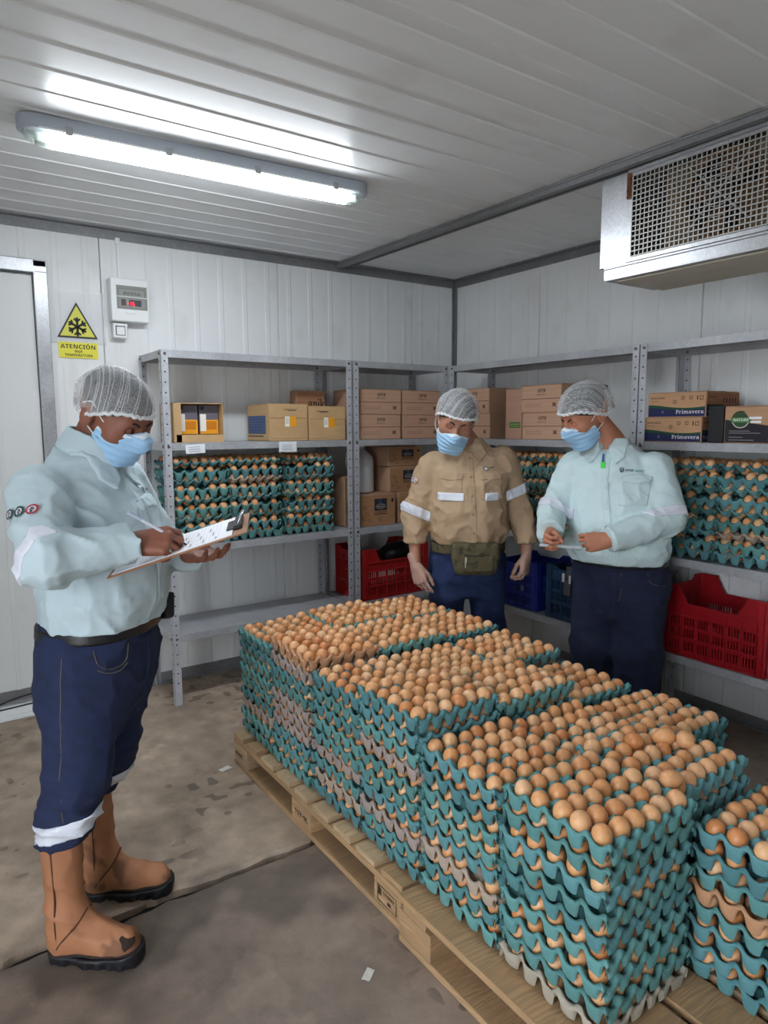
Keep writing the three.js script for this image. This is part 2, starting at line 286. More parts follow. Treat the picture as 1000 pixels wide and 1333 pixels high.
// ---------------------------------------------------------------- evaporator under the ceiling
{
  const z0 = 1.9, z1 = 2.98, y0 = 2.055, y1 = 2.395, xf = -.85, xb = -.5;
  const ev = thing('evaporator_unit', 'galvanised evaporator unit with square wire guard over its fan, hung from ceiling', 'cooling unit', [xf, y0, z0]);
  const W = xb - xf, Hh = y1 - y0, Ln = z1 - z0, t = .003;
  part('housing', [bx(W, t, Ln, W / 2, Hh, Ln / 2), bx(W, Hh, t, W / 2, Hh / 2, 0), bx(W, Hh, t, W / 2, Hh / 2, Ln), bx(t, Hh, .14, 0, Hh / 2, .07), bx(t, .022, Ln - .14, 0, .011, .14 + (Ln - .14) / 2), bx(t, .022, Ln - .14, 0, Hh - .011, .14 + (Ln - .14) / 2), bx(t, Hh, .1, 0, Hh / 2, Ln - .05)], M.alu, ev);
  part('front_lip', [bx(.018, .014, Ln - .12, -.008, .006, .14 + (Ln - .14) / 2), bx(.018, .012, Ln - .12, -.008, Hh - .006, .14 + (Ln - .14) / 2)], M.alu, ev);
  const wires = []; const za = .145, zb = Ln - .1, ya = .02, yb = Hh - .02, p = .0185;
  for (let z = za; z <= zb; z += p) wires.push(bx(.003, yb - ya, .0042, -.004, (ya + yb) / 2, z));
  for (let y = ya; y <= yb + .001; y += p) wires.push(bx(.003, .0042, zb - za, -.0065, y, (za + zb) / 2));
  const g = part('wire_guard', wires, std(0xa9a7a2, { roughness: .45, metalness: .5 }), ev, 'square wire guard');
  const coil = []; for (let z = .16; z < Ln - .1; z += .012) coil.push(bx(.03, Hh - .04, .003, .16, Hh / 2, z));
  part('fin_coil', coil, std(0x6b6964, { roughness: .6, metalness: .3 }), ev);
  part('back_panel', bx(t, Hh, Ln, W, Hh / 2, Ln / 2), std(0x4a4038, { roughness: .9 }), ev);
  const fz = .47, fy = Hh / 2 + .01;
  const ring = new THREE.TorusGeometry(.145, .012, 10, 40); ring.rotateY(PI / 2); ring.translate(.06, fy, fz);
  part('fan_ring', ring, std(0x7b5f43, { roughness: .9 }), ev, 'dusty brown fan ring');
  const sh2 = new THREE.Shape(); sh2.moveTo(-.22, -.15); sh2.lineTo(.4, -.15); sh2.lineTo(.4, .15); sh2.lineTo(-.22, .15); sh2.closePath(); const ho = new THREE.Path(); ho.absarc(0, 0, .145, 0, 2 * PI, true); sh2.holes.push(ho);
  const fp = new THREE.ExtrudeGeometry(sh2, { depth: .004, bevelEnabled: false, curveSegments: 30 }); fp.rotateY(-PI / 2); fp.translate(.066, fy - .01, fz); part('fan_plate', fp, std(0x80705c, { roughness: .9 }), ev, 'dusty plate around the fan');
  const fan = new THREE.Group(); fan.name = 'fan'; fan.position.set(.075, fy, fz); ev.add(fan);
  const hub = cyl(.045, .05, .06, 20); hub.rotateZ(PI / 2); part('hub', hub, std(0x3c332c, { roughness: .8 }), fan);
  for (let i = 0; i < 4; i++) { const s = new THREE.Shape(); s.moveTo(.03, -.02); s.quadraticCurveTo(.09, -.075, .13, -.045); s.quadraticCurveTo(.14, .0, .125, .05); s.quadraticCurveTo(.07, .04, .03, .02); const b = new THREE.ExtrudeGeometry(s, { depth: .003, bevelEnabled: false }); b.rotateX(R(22)); b.rotateY(PI / 2); b.rotateX(i * PI / 2 + .4); part('blade', b, std(0x6a4f38, { roughness: .9 }), fan); }
  const strut = []; for (let i = 0; i < 4; i++) { const s = bar(V(0, 0, 0), V(0, Math.cos(i * PI / 2 + .78) * .16, Math.sin(i * PI / 2 + .78) * .16), .004, 6); s.translate(.028, fy, fz); strut.push(s); }
  for (const r of [.05, .085]) { const q = new THREE.TorusGeometry(r, .0025, 6, 30); q.rotateY(PI / 2); q.translate(.026, fy, fz); strut.push(q); }
  part('motor_bracket', strut, M.alu, ev);
  const tray = []; tray.push(bx(.004, .04, Ln + .02, -.01, -.03, Ln / 2 + .04), bx(W - .02, .004, Ln + .02, W / 2 - .02, -.052, Ln / 2 + .04), bx(.014, .01, Ln + .02, -.01, -.008, Ln / 2 + .04, .002));
  part('drip_tray', tray, M.alu, ev);
  part('tray_underside', bx(W - .04, .006, Ln - .02, W / 2 - .0, -.058, Ln / 2 + .06, .002), std(0xcfc8b8, { roughness: .6, map: texWall }), ev, 'yellowed insulated tray underside');
  const hg = []; for (let i = 0; i < 4; i++) { const q = new THREE.TorusGeometry(.006, .003, 6, 12); q.rotateY(PI / 2); q.translate(-.007, Hh - .03 - i * .022, .128); hg.push(q); }
  part('rusty_strap', [bx(.003, .1, .02, -.004, Hh - .05, .128, .001), ...hg], std(0x7a4a2c, { roughness: .95 }), ev, 'rusty perforated strap');
  part('hanger', [bx(.03, H - y1, .03, .05, Hh + (H - y1) / 2, .1), bx(.03, H - y1, .03, .3, Hh + (H - y1) / 2, .1), bx(.03, H - y1, .03, .05, Hh + (H - y1) / 2, Ln - .1), bx(.03, H - y1, .03, .3, Hh + (H - y1) / 2, Ln - .1)], M.trim, ev);
}
// ---------------------------------------------------------------- shelving units
const SHELF_Y = [1.782, 1.33, .806, .352];
function shelving(name, label, w, d, rot, pos) { // local x along the front, z towards the front
  const u = thing(name, label, 'shelving unit', pos, rot);
  const fl = .036, T = .003;
  const holes = [], bolts = [];
  for (const [x, sx] of [[0, 1], [w, -1]]) for (const [z, sz] of [[d, -1], [0.012, 1]]) {
    part('post', [bx(fl, 1.8, T, x + sx * fl / 2, .9, z - (sz < 0 ? T / 2 : -T / 2), .001, 1), bx(T, 1.8, fl, x + sx * T / 2, .9, z + sz * fl / 2, .001, 1)], M.post, u);
    if (sz < 0) for (let y = .12; y < 1.76; y += .0508) { const c = cyl(.0042, .0042, .0012, 8); c.rotateX(PI / 2); c.translate(x + sx * .018, y, z + .0004); holes.push(c); const e = cyl(.004, .004, .0012, 8); e.rotateZ(PI / 2); e.translate(x - sx * .0003, y, z + sz * .018); holes.push(e); }
    else for (let y = .12; y < 1.76; y += .0508) { const c = cyl(.004, .004, .001, 8); c.rotateX(PI / 2); c.translate(x + sx * .02, y, z + .0034); holes.push(c); }
    for (const y of SHELF_Y) { const c = cyl(.0075, .0075, .005, 6); c.rotateX(PI / 2); c.translate(x + sx * .02, y, z + (sz < 0 ? .002 : .005)); bolts.push(c); const e = cyl(.0075, .0075, .005, 6); e.rotateZ(PI / 2); e.translate(x - sx * .002, y, z + sz * .02); bolts.push(e); }
  }
  for (const y of SHELF_Y) {
    const s = part('shelf_board', [bx(w - .008, .0025, d - .02, w / 2, y + .0165, d / 2 + .004), bx(w - .008, .036, .0025, w / 2, y, d - .0045), bx(w - .008, .036, .0025, w / 2, y, .018), bx(.0025, .036, d - .02, .0055, y, d / 2 + .004), bx(.0025, .036, d - .02, w - .0055, y, d / 2 + .004), bx(w - .01, .0025, .012, w / 2, y - .017, d - .011)], M.shelf, u);
  }
  part('bolt_holes', holes, M.hole, u).userData.kind = 'stuff'; part('bolts', bolts, M.bolt, u).userData.kind = 'stuff';
  return u;
}
shelving('shelving_unit', 'grey metal shelving unit behind the man with clipboard, egg trays on third board', 1.086, .3855, 0, [-2.182, 0, 0]);
shelving('shelving_unit', 'grey metal shelving unit in the corner along the back wall, red crate below', .708, .3855, 0, [-1.085, 0, 0]);
shelving('shelving_unit', 'grey metal shelving unit on right wall nearest the corner, behind middle man', 1.368, .370, -PI / 2, [0, 0, .393]);
shelving('shelving_unit', 'grey metal shelving unit at right edge holding egg trays above red crate', 1.25, .370, -PI / 2, [0, 0, 1.766]);

// ---------------------------------------------------------------- cartons
const print = (w, h, draw, base = '#b98a66') => { const b0 = h / w > 2 ? 200 : 512; const t = canvasTex(b0, Math.round(b0 * h / w), (c, W, Hh) => { c.fillStyle = base; c.fillRect(0, 0, W, Hh); for (let i = 0; i < 60; i++) { c.globalAlpha = .05; c.fillStyle = i % 2 ? '#fff' : '#5a3a20'; c.fillRect(0, rnd() * Hh, W, 1 + rnd() * 3); } c.globalAlpha = 1; draw(c, W, Hh); }); return new THREE.MeshStandardMaterial({ map: t, roughness: .8 }); };
function facePlate(w, h, mat) { return [new THREE.BoxGeometry(w, h, .0012), mat]; }
// local frame: x along the face that is seen, z out of it, y up; origin at the middle of the base
function carton(label, w, h, d, pos, turn, o = {}) {
  const t = thing('carton', label, 'box', pos, turn, o.group);
  const m = o.mat || M.card;
  if (o.open) { // open towards the front
    const k = .004; part('carton_body', [bx(w, k, d, 0, k / 2, 0), bx(w, k, d, 0, h - k / 2, 0), bx(k, h, d, -w / 2 + k / 2, h / 2, 0), bx(k, h, d, w / 2 - k / 2, h / 2, 0), bx(w, h, k, 0, h / 2, -d / 2 + k / 2)], m, t);
  } else if (o.lid) { // two-piece carton: lid telescopes over the base
    part('carton_base', bx(w - .006, h, d - .006, 0, h / 2, 0, .004), m, t);
    part('carton_lid', bx(w, h * .5, d, 0, h * .75, 0, .004), m, t);
    part('lid_edge', bx(w + .001, .004, d + .001, 0, h * .5, 0, .001), M.cardDark, t);
  } else {
    part('carton_body', bx(w, h, d, 0, h / 2, 0, .004), m, t);
    for (const s of [-1, 1]) { const f = bx(w - .004, .003, d / 2 - .003, 0, h + .0018, s * d / 4, .001); part('flap', f, m, t); }
    part('tape', bx(w * 1.001, .0008, .045, 0, h + .0038, 0), M.tape, t);
  }
  if (o.front) { const [g, mm] = facePlate(w - .008, h - .008, o.front); g.translate(0, h / 2, d / 2 + .0004); part('printed_face', g, mm, t); }
  if (o.side) { const [g, mm] = facePlate(d - .008, h - .008, o.side); g.rotateY(PI / 2 * (o.sideDir || 1)); g.translate((o.sideDir || 1) * (w / 2 + .0004), h / 2, 0); part('printed_face', g, mm, t); }
  return t;
}
const B2 = 1.33 + .0182, B3 = .806 + .0182, B4 = .352 + .0182, BT = 1.782 + .018; // top faces of the boards
{ // left unit, second board
  const lab = print(.16, .2, (c, W, Hh) => { c.fillStyle = '#57525c'; c.fillRect(0, 0, W, Hh * .5); c.strokeStyle = '#a29ca8'; c.lineWidth = 3; for (let i = -10; i < 20; i++) { c.beginPath(); c.moveTo(i * 40, 0); c.lineTo(i * 40 + Hh * .5, Hh * .5); c.stroke(); c.beginPath(); c.moveTo(i * 40 + Hh * .5, 0); c.lineTo(i * 40, Hh * .5); c.stroke(); } c.fillStyle = '#eda11d'; c.fillRect(0, Hh * .5, W, Hh * .5); c.fillStyle = '#c97a12'; c.fillRect(W * .3, Hh * .55, W * .6, Hh * .3); c.fillStyle = '#efe9df'; c.fillRect(0, Hh * .3, W * .33, Hh * .6); c.fillStyle = '#2a2424'; c.beginPath(); c.arc(W * .14, Hh * .08, W * .1, 0, 7); c.fill(); });
  const b = carton('open cardboard box lying on its side with two patterned orange packets inside', .25, .2, .26, [-1.978, B2, .2], 0, { open: true, mat: M.cardTan });
  part('lower_lip', bx(.25, .04, .003, 0, .02, .131), M.cardTan, b); part('side_flap', bx(.04, .196, .003, -.118, .1, .131), M.cardTan, b);
  const [pg, pm] = [new RoundedBoxGeometry(.105, .155, .05, 2, .006), lab];
  for (const [i, x] of [[0, -.045], [1, .066]].values()) {
    const p = thing('packet', i ? 'right packet with lattice pattern and orange base in the open box' : 'left packet with lattice pattern and orange base in the open box', 'packet', [-1.978 + x, B2 + .04, .255]);
    const body = new RoundedBoxGeometry(.1, .15, .05, 2, .006); body.translate(0, .076, 0); part('packet_body', body, std(0x7c7480), p);
    const f = new THREE.BoxGeometry(.098, .146, .001); f.translate(0, .076, .0256); part('printed_face', f, lab, p);
  }
  const sticker = canvasTex(128, 96, (c, w, h) => { c.fillStyle = '#f1a51f'; c.fillRect(0, 0, w, h); c.fillStyle = '#f4f1ea'; c.fillRect(0, 0, w * .4, h); c.fillStyle = '#777'; for (let i = 0; i < 4; i++) c.fillRect(8, 20 + i * 14, 34, 4); });
  const stM = new THREE.MeshStandardMaterial({ map: sticker, roughness: .5 });
  const blueSide = print(.3, .2, (c, W, Hh) => { c.fillStyle = '#4d5f86'; c.fillRect(W * .05, Hh * .3, W * .8, Hh * .52); c.strokeStyle = '#7c8bab'; c.lineWidth = 3; for (let i = 0; i < 6; i++) { c.beginPath(); c.moveTo(W * .08, Hh * (.36 + i * .08)); c.lineTo(W * .82, Hh * (.36 + i * .08)); c.stroke(); } c.fillStyle = '#7d6a58'; c.fillRect(W * .05, Hh * .86, W * .7, Hh * .05); }, '#cfab7c');
  const inner = (t, w, h, d, tx) => { part('flap', bx(w - .004, h * .36, .003, 0, h * .81, d / 2 + .0015, .001), M.cardTan, t); part('flap', bx(w - .004, h * .36, .003, 0, h * .25, d / 2 + .0012, .001), M.cardTan, t); const g = new THREE.BoxGeometry(.07, .055, .001); g.translate(w * .04, h * .53, d / 2 + .0036); part('sticker', g, stM, t, 'orange and white sticker'); const mk = bx(.08, .003, .0006, -w * .05 + tx, h * .86, d / 2 + .0034); part('stamp', [mk, bx(.05, .003, .0006, -w * .02 + tx, h * .83, d / 2 + .0034)], M.black, t); };
  const b2 = carton('tan carton with blue printed side and orange sticker on second board', .232, .2, .3, [-1.484, B2, .2], 0, { mat: M.cardTan, side: blueSide, sideDir: -1 }); inner(b2, .232, .2, .3, .02);
  const b3 = carton('tan carton with orange sticker beside the unit post, second board', .24, .19, .2, [-1.24, B2, .25], 0, { mat: M.cardTan }); inner(b3, .24, .19, .2, -.02);
  const big = print(.3, .3, (c, W, Hh) => { c.fillStyle = '#2c2320'; c.font = 'bold 150px sans-serif'; c.fillText('gpik', W * .4, Hh * .36); c.fillRect(W * .45, Hh * .42, W * .5, 12); c.strokeStyle = '#7a5942'; c.lineWidth = 4; c.beginPath(); c.moveTo(0, Hh * .22); c.lineTo(W, Hh * .22); c.stroke(); }, '#a87b5b');
  carton('brown lettered carton standing behind the tan sticker carton', .19, .285, .085, [-1.232, B2, .1], 0, { front: big });
}
{ // corner unit, second board: two columns of two, each with a lid
  const gp = print(.31, .147, (c, W, Hh) => { c.fillStyle = '#3b2622'; c.font = 'bold 46px sans-serif'; c.textAlign = 'center'; c.fillText('GPIK', W * .52, Hh * .24); c.font = '20px sans-serif'; c.fillText('PRODUCTOS', W * .5, Hh * .36); c.fillStyle = '#5d3c2d'; c.fillRect(0, Hh * .485, W, 6); c.fillStyle = '#7d5540'; for (let i = 0; i < 5; i++) { c.strokeStyle = '#7d5540'; c.lineWidth = 3; c.strokeRect(W * (.1 + i * .085), Hh * .7, 22, 26); } c.fillRect(W * .8, Hh * .66, 44, 36); }, '#c49c82');
  const sideP = print(.3, .147, (c, W, Hh) => { c.fillStyle = '#2a1c18'; c.beginPath(); c.arc(W * .8, Hh * .4, 30, 0, 7); c.fill(); c.strokeStyle = '#3a2822'; c.lineWidth = 5; c.strokeRect(W * .66, Hh * .62, 50, 40); }, '#c49c82');
  for (const [x, y, l] of [[-.872, 0, 'lower'], [-.868, .148, 'upper']]) carton(`${l} flat brown lidded carton in left column of corner unit's second board`, .305, .146, .3, [x, B2 + y, .195], 0, { front: gp, side: sideP, sideDir: -1 });
  for (const [x, y, l] of [[-.552, 0, 'lower'], [-.555, .148, 'upper']]) carton(`${l} flat brown lidded carton beside the middle man's hair net, corner unit`, .3, .146, .3, [x, B2 + y, .195], 0, { front: gp });
  // right-hand unit near the corner
  for (const [z, y, l] of [[.585, 0, 'lower'], [.575, .152, 'upper']]) carton(`${l} brown carton right of the middle man's head, dark end facing out`, .27, .15, .28, [-.19, B2 + y, z], -PI / 2, { front: gp });
  const gs = print(.14, .29, (c, W, Hh) => { c.fillStyle = '#4b6a35'; c.fillRect(W * .25, Hh * .66, W * .7, Hh * .12); c.fillStyle = '#7b9a5a'; c.fillRect(W * .3, Hh * .69, W * .6, Hh * .03); c.fillRect(W * .3, Hh * .735, W * .6, Hh * .02); }, '#b9907a');
  carton('tall brown carton with green stamp standing between two carton stacks', .13, .285, .28, [-.19, B2, .915], -PI / 2, { front: gs });
  for (const [z, y, l] of [[1.135, 0, 'lower'], [1.125, .15, 'upper']]) carton(`${l} flat brown carton left of the right man's hair net, right wall unit`, .29, .147, .28, [-.195, B2 + y, z], -PI / 2, { front: gp });
  const prim = print(.28, .11, (c, W, Hh) => {
    c.fillStyle = '#1d4a33'; c.beginPath(); c.moveTo(0, Hh * .48); c.bezierCurveTo(W * .3, Hh * .48, W * .5, Hh * .75, W, Hh * .58); c.lineTo(W, Hh); c.lineTo(0, Hh); c.fill();
    c.fillStyle = '#1f2450'; c.beginPath(); c.moveTo(0, Hh * .62); c.bezierCurveTo(W * .3, Hh * .62, W * .5, Hh * .8, W, Hh * .68); c.lineTo(W, Hh); c.lineTo(0, Hh); c.fill();
    c.fillStyle = '#d9d5e0'; c.font = 'bold 46px serif'; c.fillText('Primavera', W * .5, Hh * .88); c.fillStyle = '#8a93b5'; c.font = '40px serif'; c.fillText('n', W * .24, Hh * .85);
    c.fillStyle = '#3c2a22'; c.font = 'bold 22px sans-serif'; c.fillText('MARGARINA', W * .04, Hh * .22); c.font = '18px sans-serif'; c.fillText('industrial', W * .04, Hh * .34);
    c.strokeStyle = '#3c2a22'; c.lineWidth = 5; for (const [x, y] of [[.48, .36], [.62, .2], [.76, .2]]) for (let k = 0; k < 8; k++) { const a = k * PI / 4; c.beginPath(); c.moveTo(W * x + 8 * Math.cos(a), Hh * y + 8 * Math.sin(a)); c.lineTo(W * x + 20 * Math.cos(a), Hh * y + 20 * Math.sin(a)); c.stroke(); }
    c.fillStyle = '#2c1c18'; c.fillRect(W * .86, Hh * .12, 9, 36); c.strokeRect(W * .91, Hh * .14, 26, 30);
  }, '#c0946f');
  const primS = print(.26, .11, (c, W, Hh) => { c.fillStyle = '#1a3a2a'; c.fillRect(0, Hh * .5, W * .5, Hh * .2); c.fillStyle = '#1c2046'; c.fillRect(0, Hh * .64, W * .5, Hh * .36); c.fillStyle = '#9a96a8'; c.font = 'bold 44px serif'; c.fillText('Primavera', W * .03, Hh * .88); c.fillStyle = '#3c2a22'; c.font = 'bold 22px sans-serif'; c.fillText('MARGARINA', W * .04, Hh * .22); for (let i = 0; i < 5; i++) c.fillRect(W * (.5 + i * .09), Hh * .2, 16, 44); }, '#9a6647');
  for (const [z, y, l] of [[1.935, 0, 'lower'], [1.95, .112, 'upper']]) carton(`${l} brown carton printed Primavera over a dark blue and green wave`, .285, .11, .27, [-.218, B2 + y, z], -PI / 2, { front: prim, side: primS, sideDir: 1 });
  const nat = print(.3, .155, (c, W, Hh) => {
    c.fillStyle = '#26242a'; c.beginPath(); c.moveTo(0, Hh * .34); c.lineTo(W * .2, Hh * .4); c.lineTo(W, Hh * .62); c.lineTo(W, Hh); c.lineTo(0, Hh); c.fill();
    c.fillStyle = '#31502f'; c.beginPath(); c.arc(W * .22, Hh * .34, 58, 0, 7); c.fill(); c.strokeStyle = '#cfc8be'; c.lineWidth = 8; c.beginPath(); c.arc(W * .22, Hh * .34, 62, .2, 2.9); c.stroke(); c.strokeStyle = '#3a2a20'; c.beginPath(); c.arc(W * .22, Hh * .34, 62, 3.2, 5.2); c.stroke();
    c.fillStyle = '#4f7a4e'; c.fillRect(W * .08, Hh * .28, W * .3, 40); c.fillStyle = '#dfe7d6'; c.font = 'bold 30px sans-serif'; c.fillText('NATURE', W * .11, Hh * .39);
    c.fillStyle = '#8c8a90'; for (const [y, l] of [[.66, .3], [.72, .45], [.84, .2], [.92, .36]]) c.fillRect(W * .06, Hh * y, W * l, 5);
    c.fillStyle = '#a09aa0'; c.fillRect(W * .62, Hh * .86, 22, 22);
  }, '#bd9470');
  const nb = carton('brown and black carton with round green emblem at right edge of board', .3, .152, .26, [-.225, B2, 2.33], -PI / 2, { front: nat });
  part('torn_label', [bx(.05, .01, .0006, -.02, .105, .1318), bx(.042, .009, .0006, -.018, .089, .1318)], M.paper, nb, 'torn white label');
  const bl = thing('black_case', 'narrow black case standing between the printed cartons', 'case', [-.22, B2, 2.135], -PI / 2); part('case_body', bx(.07, .15, .25, 0, .075, 0, .006), M.black, bl); part('lid', bx(.072, .012, .252, 0, .152, 0, .004), M.black, bl);
}
{ // corner unit, third board: coffee cartons and a jug
  const maz = print(.27, .2, (c, W, Hh) => {
    c.fillStyle = '#2a2630'; c.fillRect(W * .4, Hh * .12, W * .36, Hh * .4); c.fillStyle = '#2f3f5e'; c.fillRect(W * .52, Hh * .12, W * .1, Hh * .18); c.strokeStyle = '#b6a79c'; c.lineWidth = 6; c.beginPath(); c.ellipse(W * .58, Hh * .38, W * .13, Hh * .075, 0, 0, 7); c.stroke(); c.fillStyle = '#b6a79c'; c.font = 'bold 30px sans-serif'; c.textAlign = 'center'; c.fillText('MABLE', W * .58, Hh * .41);
    c.fillStyle = '#3a2a26'; c.fillRect(W * .4, Hh * .56, W * .36, 9); c.fillRect(W * .4, Hh * .62, W * .36, 12); c.fillStyle = '#2a1c1a'; c.beginPath(); c.ellipse(W * .92, Hh * .2, 18, 26, 0, 0, 7); c.fill();
    c.strokeStyle = '#7d5138'; c.lineWidth = 6; for (const [x, y] of [[.14, .4], [.2, .62], [.1, .75], [.26, .84], [.56, .82]]) { c.beginPath(); c.ellipse(W * x, Hh * y, 30, 20, .6, 0, 7); c.stroke(); c.beginPath(); c.moveTo(W * x - 18, Hh * y - 12); c.lineTo(W * x + 18, Hh * y + 12); c.stroke(); }
  }, '#a57a55');
  carton('lower coffee-bean printed carton with dark square label in corner unit', .265, .19, .3, [-.89, B3, .19], 0, { front: maz, side: maz, sideDir: -1 });
  carton('bean printed carton at the bottom, behind the middle man, corner unit', .27, .19, .28, [-.585, B3, .18], 0, { front: maz });
  carton('bean printed carton in the middle of the stack, corner unit third board', .26, .155, .26, [-.645, B3 + .194, .17], 0, { front: maz });
  carton('dark bean printed carton topmost of stack under the corner unit board', .26, .12, .26, [-.655, B3 + .354, .17], 0, { front: maz });
  const side = carton('opened carton corner seen left of the unit post, dark label', .05, .3, .2, [-1.06, B3, .17], 0, { front: print(.05, .3, (c, W, Hh) => { c.fillStyle = '#2a2630'; c.fillRect(W * .3, Hh * .5, W * .7, Hh * .25); }, '#8a6247') });
  const jug = thing('plastic_jug', 'translucent white plastic jug standing on the coffee carton', 'jug', [-.925, B3 + .196, .2]);
  const pr = [[0, 0], [.07, 0], [.082, .01], [.082, .19], [.075, .22], [.045, .25], [.024, .265], [.024, .285], [0, .285]].map(p => new THREE.Vector2(...p));
  part('jug_body', new THREE.LatheGeometry(pr, 28), std(0xc9cbcf, { roughness: .35 }), jug); const cp = cyl(.027, .027, .022, 20); cp.translate(0, .284, 0); part('cap', cp, M.white, jug);
  part('handle', tube([[-.03, .25, -.05], [-.05, .235, -.07], [-.055, .18, -.075], [-.045, .14, -.06]], .01, 20, 8), std(0xc9cbcf, { roughness: .35 }), jug);
}
// ---------------------------------------------------------------- plastic crates
// local: x along the long front, z out of the front, origin middle of the base
function crate(label, w, d, h, pos, turn, mat, low) {
  const t = thing('plastic_crate', label, 'crate', pos, turn);
  const wall = (L, low_) => { // wall in the xy plane, centred, with a dipped top edge and rows of slots
    const s = new THREE.Shape(), a = L / 2, e = L * .16, f = L * .26; s.moveTo(-a, 0); s.lineTo(a, 0); s.lineTo(a, h); s.lineTo(a - e, h); s.lineTo(a - f, low_); s.lineTo(-a + f, low_); s.lineTo(-a + e, h); s.lineTo(-a, h); s.closePath();
    const cols = Math.max(3, Math.round(L / .085)), cw = (L - .06) / cols, rowH = (low_ - .1) / 3;
    for (let r = 0; r < 3; r++) for (let c = 0; c < cols; c++) for (let k = 0; k < 4; k++) { const x = -a + .03 + c * cw + .01 + k * (cw - .016) / 4, y = .03 + r * (rowH + .008), ww = (cw - .016) / 4 * .58, q = new THREE.Path(); q.moveTo(x, y); q.lineTo(x, y + rowH - .008); q.lineTo(x + ww, y + rowH - .008); q.lineTo(x + ww, y); q.closePath(); s.holes.push(q); }
    return new THREE.ExtrudeGeometry(s, { depth: .0035, bevelEnabled: false });
  };
  const ribs = (L, low_) => { const o = []; const cols = Math.max(3, Math.round(L / .085)), cw = (L - .06) / cols; for (let c = 0; c <= cols; c++) o.push(bx(.006, low_ - .035, .008, -L / 2 + .03 + c * cw, low_ / 2 - .01, .006, .001, 1)); for (const y of [.008, low_ * .36, low_ - .06, low_ - .006]) o.push(bx(L - .01, .007, .011, 0, y, .006, .002, 1)); for (const sx of [-1, 1]) { o.push(bx(L * .17, .008, .012, sx * (L / 2 - L * .085), h - .004, .005, .002, 1)); } return o; };
  for (const [L, lo, rot, off] of [[w, low, 0, d / 2], [w, low, PI, d / 2], [d, h * .93, PI / 2, w / 2], [d, h * .93, -PI / 2, w / 2]]) {
    const g = new THREE.Group(); g.name = 'side_wall'; g.rotation.y = rot; g.position.set(Math.sin(rot) * off, 0, Math.cos(rot) * off); t.add(g);
    part('slotted_panel', wall(L, lo), mat, g); part('ribs', ribs(L, lo), mat, g);
  }
  part('base_panel', bx(w - .004, .006, d - .004, 0, .004, 0), mat, t);
  for (const sx of [-1, 1]) for (const sz of [-1, 1]) part('corner_post', [bx(.012, h, .012, sx * (w / 2), h / 2, sz * d / 2 + sz * .002, .003), bx(.03, h - .004, .006, sx * (w / 2 - .022), h / 2, sz * (d / 2 + .007), .002), bx(.006, h - .004, .03, sx * (w / 2 + .007), h / 2, sz * (d / 2 - .022), .002)], mat, t);
  return t;
}
crate('red slotted crate on the lowest board of the corner unit', .5, .3, .315, [-.765, B4, .2], .03, M.red2, .235);
crate('large red slotted crate on the lowest board at the right edge', .47, .31, .33, [-.195, B4, 2.17], -PI / 2, M.red, .25);
crate('bright blue crate on the lowest board behind the middle man', .3, .29, .285, [-.2, B4, .975], -PI / 2 + .06, M.blue, .26);
crate('dark teal-blue slotted crate behind the right man\'s hip', .36, .3, .3, [-.2, B4, 1.4], -PI / 2, M.blueDark, .28);
{ // a dark sack on top of the corner unit's red crate and rag in right crate
  const g = new THREE.SphereGeometry(.12, 24, 16); const p = g.attributes.position; for (let i = 0; i < p.count; i++) { const n = 1 + .35 * (noise(p.getX(i) * 16, p.getY(i) * 16, p.getZ(i) * 16) - .5); p.setXYZ(i, p.getX(i) * n * 1.3, p.getY(i) * n * .8, p.getZ(i) * n * .9); } g.computeVertexNormals();
  const s = part(numbered('plastic_bag'), g, std(0x1b161a, { roughness: .4 }), scene); s.position.set(-.62, B4 + .225, .17); s.scale.setScalar(.85); tag(s, 'crumpled black plastic bag bulging out of the corner red crate', 'bag');
  const s2 = part(numbered('plastic_bag'), g.clone(), std(0xd8d4cc, { roughness: .5 }), scene); s2.scale.set(.8, .6, .7); s2.position.set(-.76, B4 + .095, .18); tag(s2, 'pale plastic bag inside the corner red crate, seen through slots', 'bag');
}
// price tags hanging on the second board's lip
for (const [x0, x1, w, h, l, r] of [[-2.03, 0, .1, .045, 'crumpled white paper tag stuck to the board under the open box', .05], [-1.515, 0, .106, .056, 'flat white paper tag stuck to the board under the tan cartons', -.02]]) {
  const t = thing('paper_tag', l, 'tag', [x0, 1.318, .389]); const g = new THREE.PlaneGeometry(w, h, 10, 4); const p = g.attributes.position; for (let i = 0; i < p.count; i++) p.setZ(i, .002 + .004 * noise(p.getX(i) * 60 + x0 * 9, p.getY(i) * 60)); g.computeVertexNormals();
  const m = part('paper', g, std(0xeceef2, { side: THREE.DoubleSide, roughness: .6 }), t); m.rotation.z = r;
  const ln = []; for (let i = 0; i < 3; i++) ln.push(bx(w * .55, .002, .0004, -.005, .01 - i * .011, .0066)); part('handwriting', ln, std(0x8d93a8), t).rotation.z = r;
}
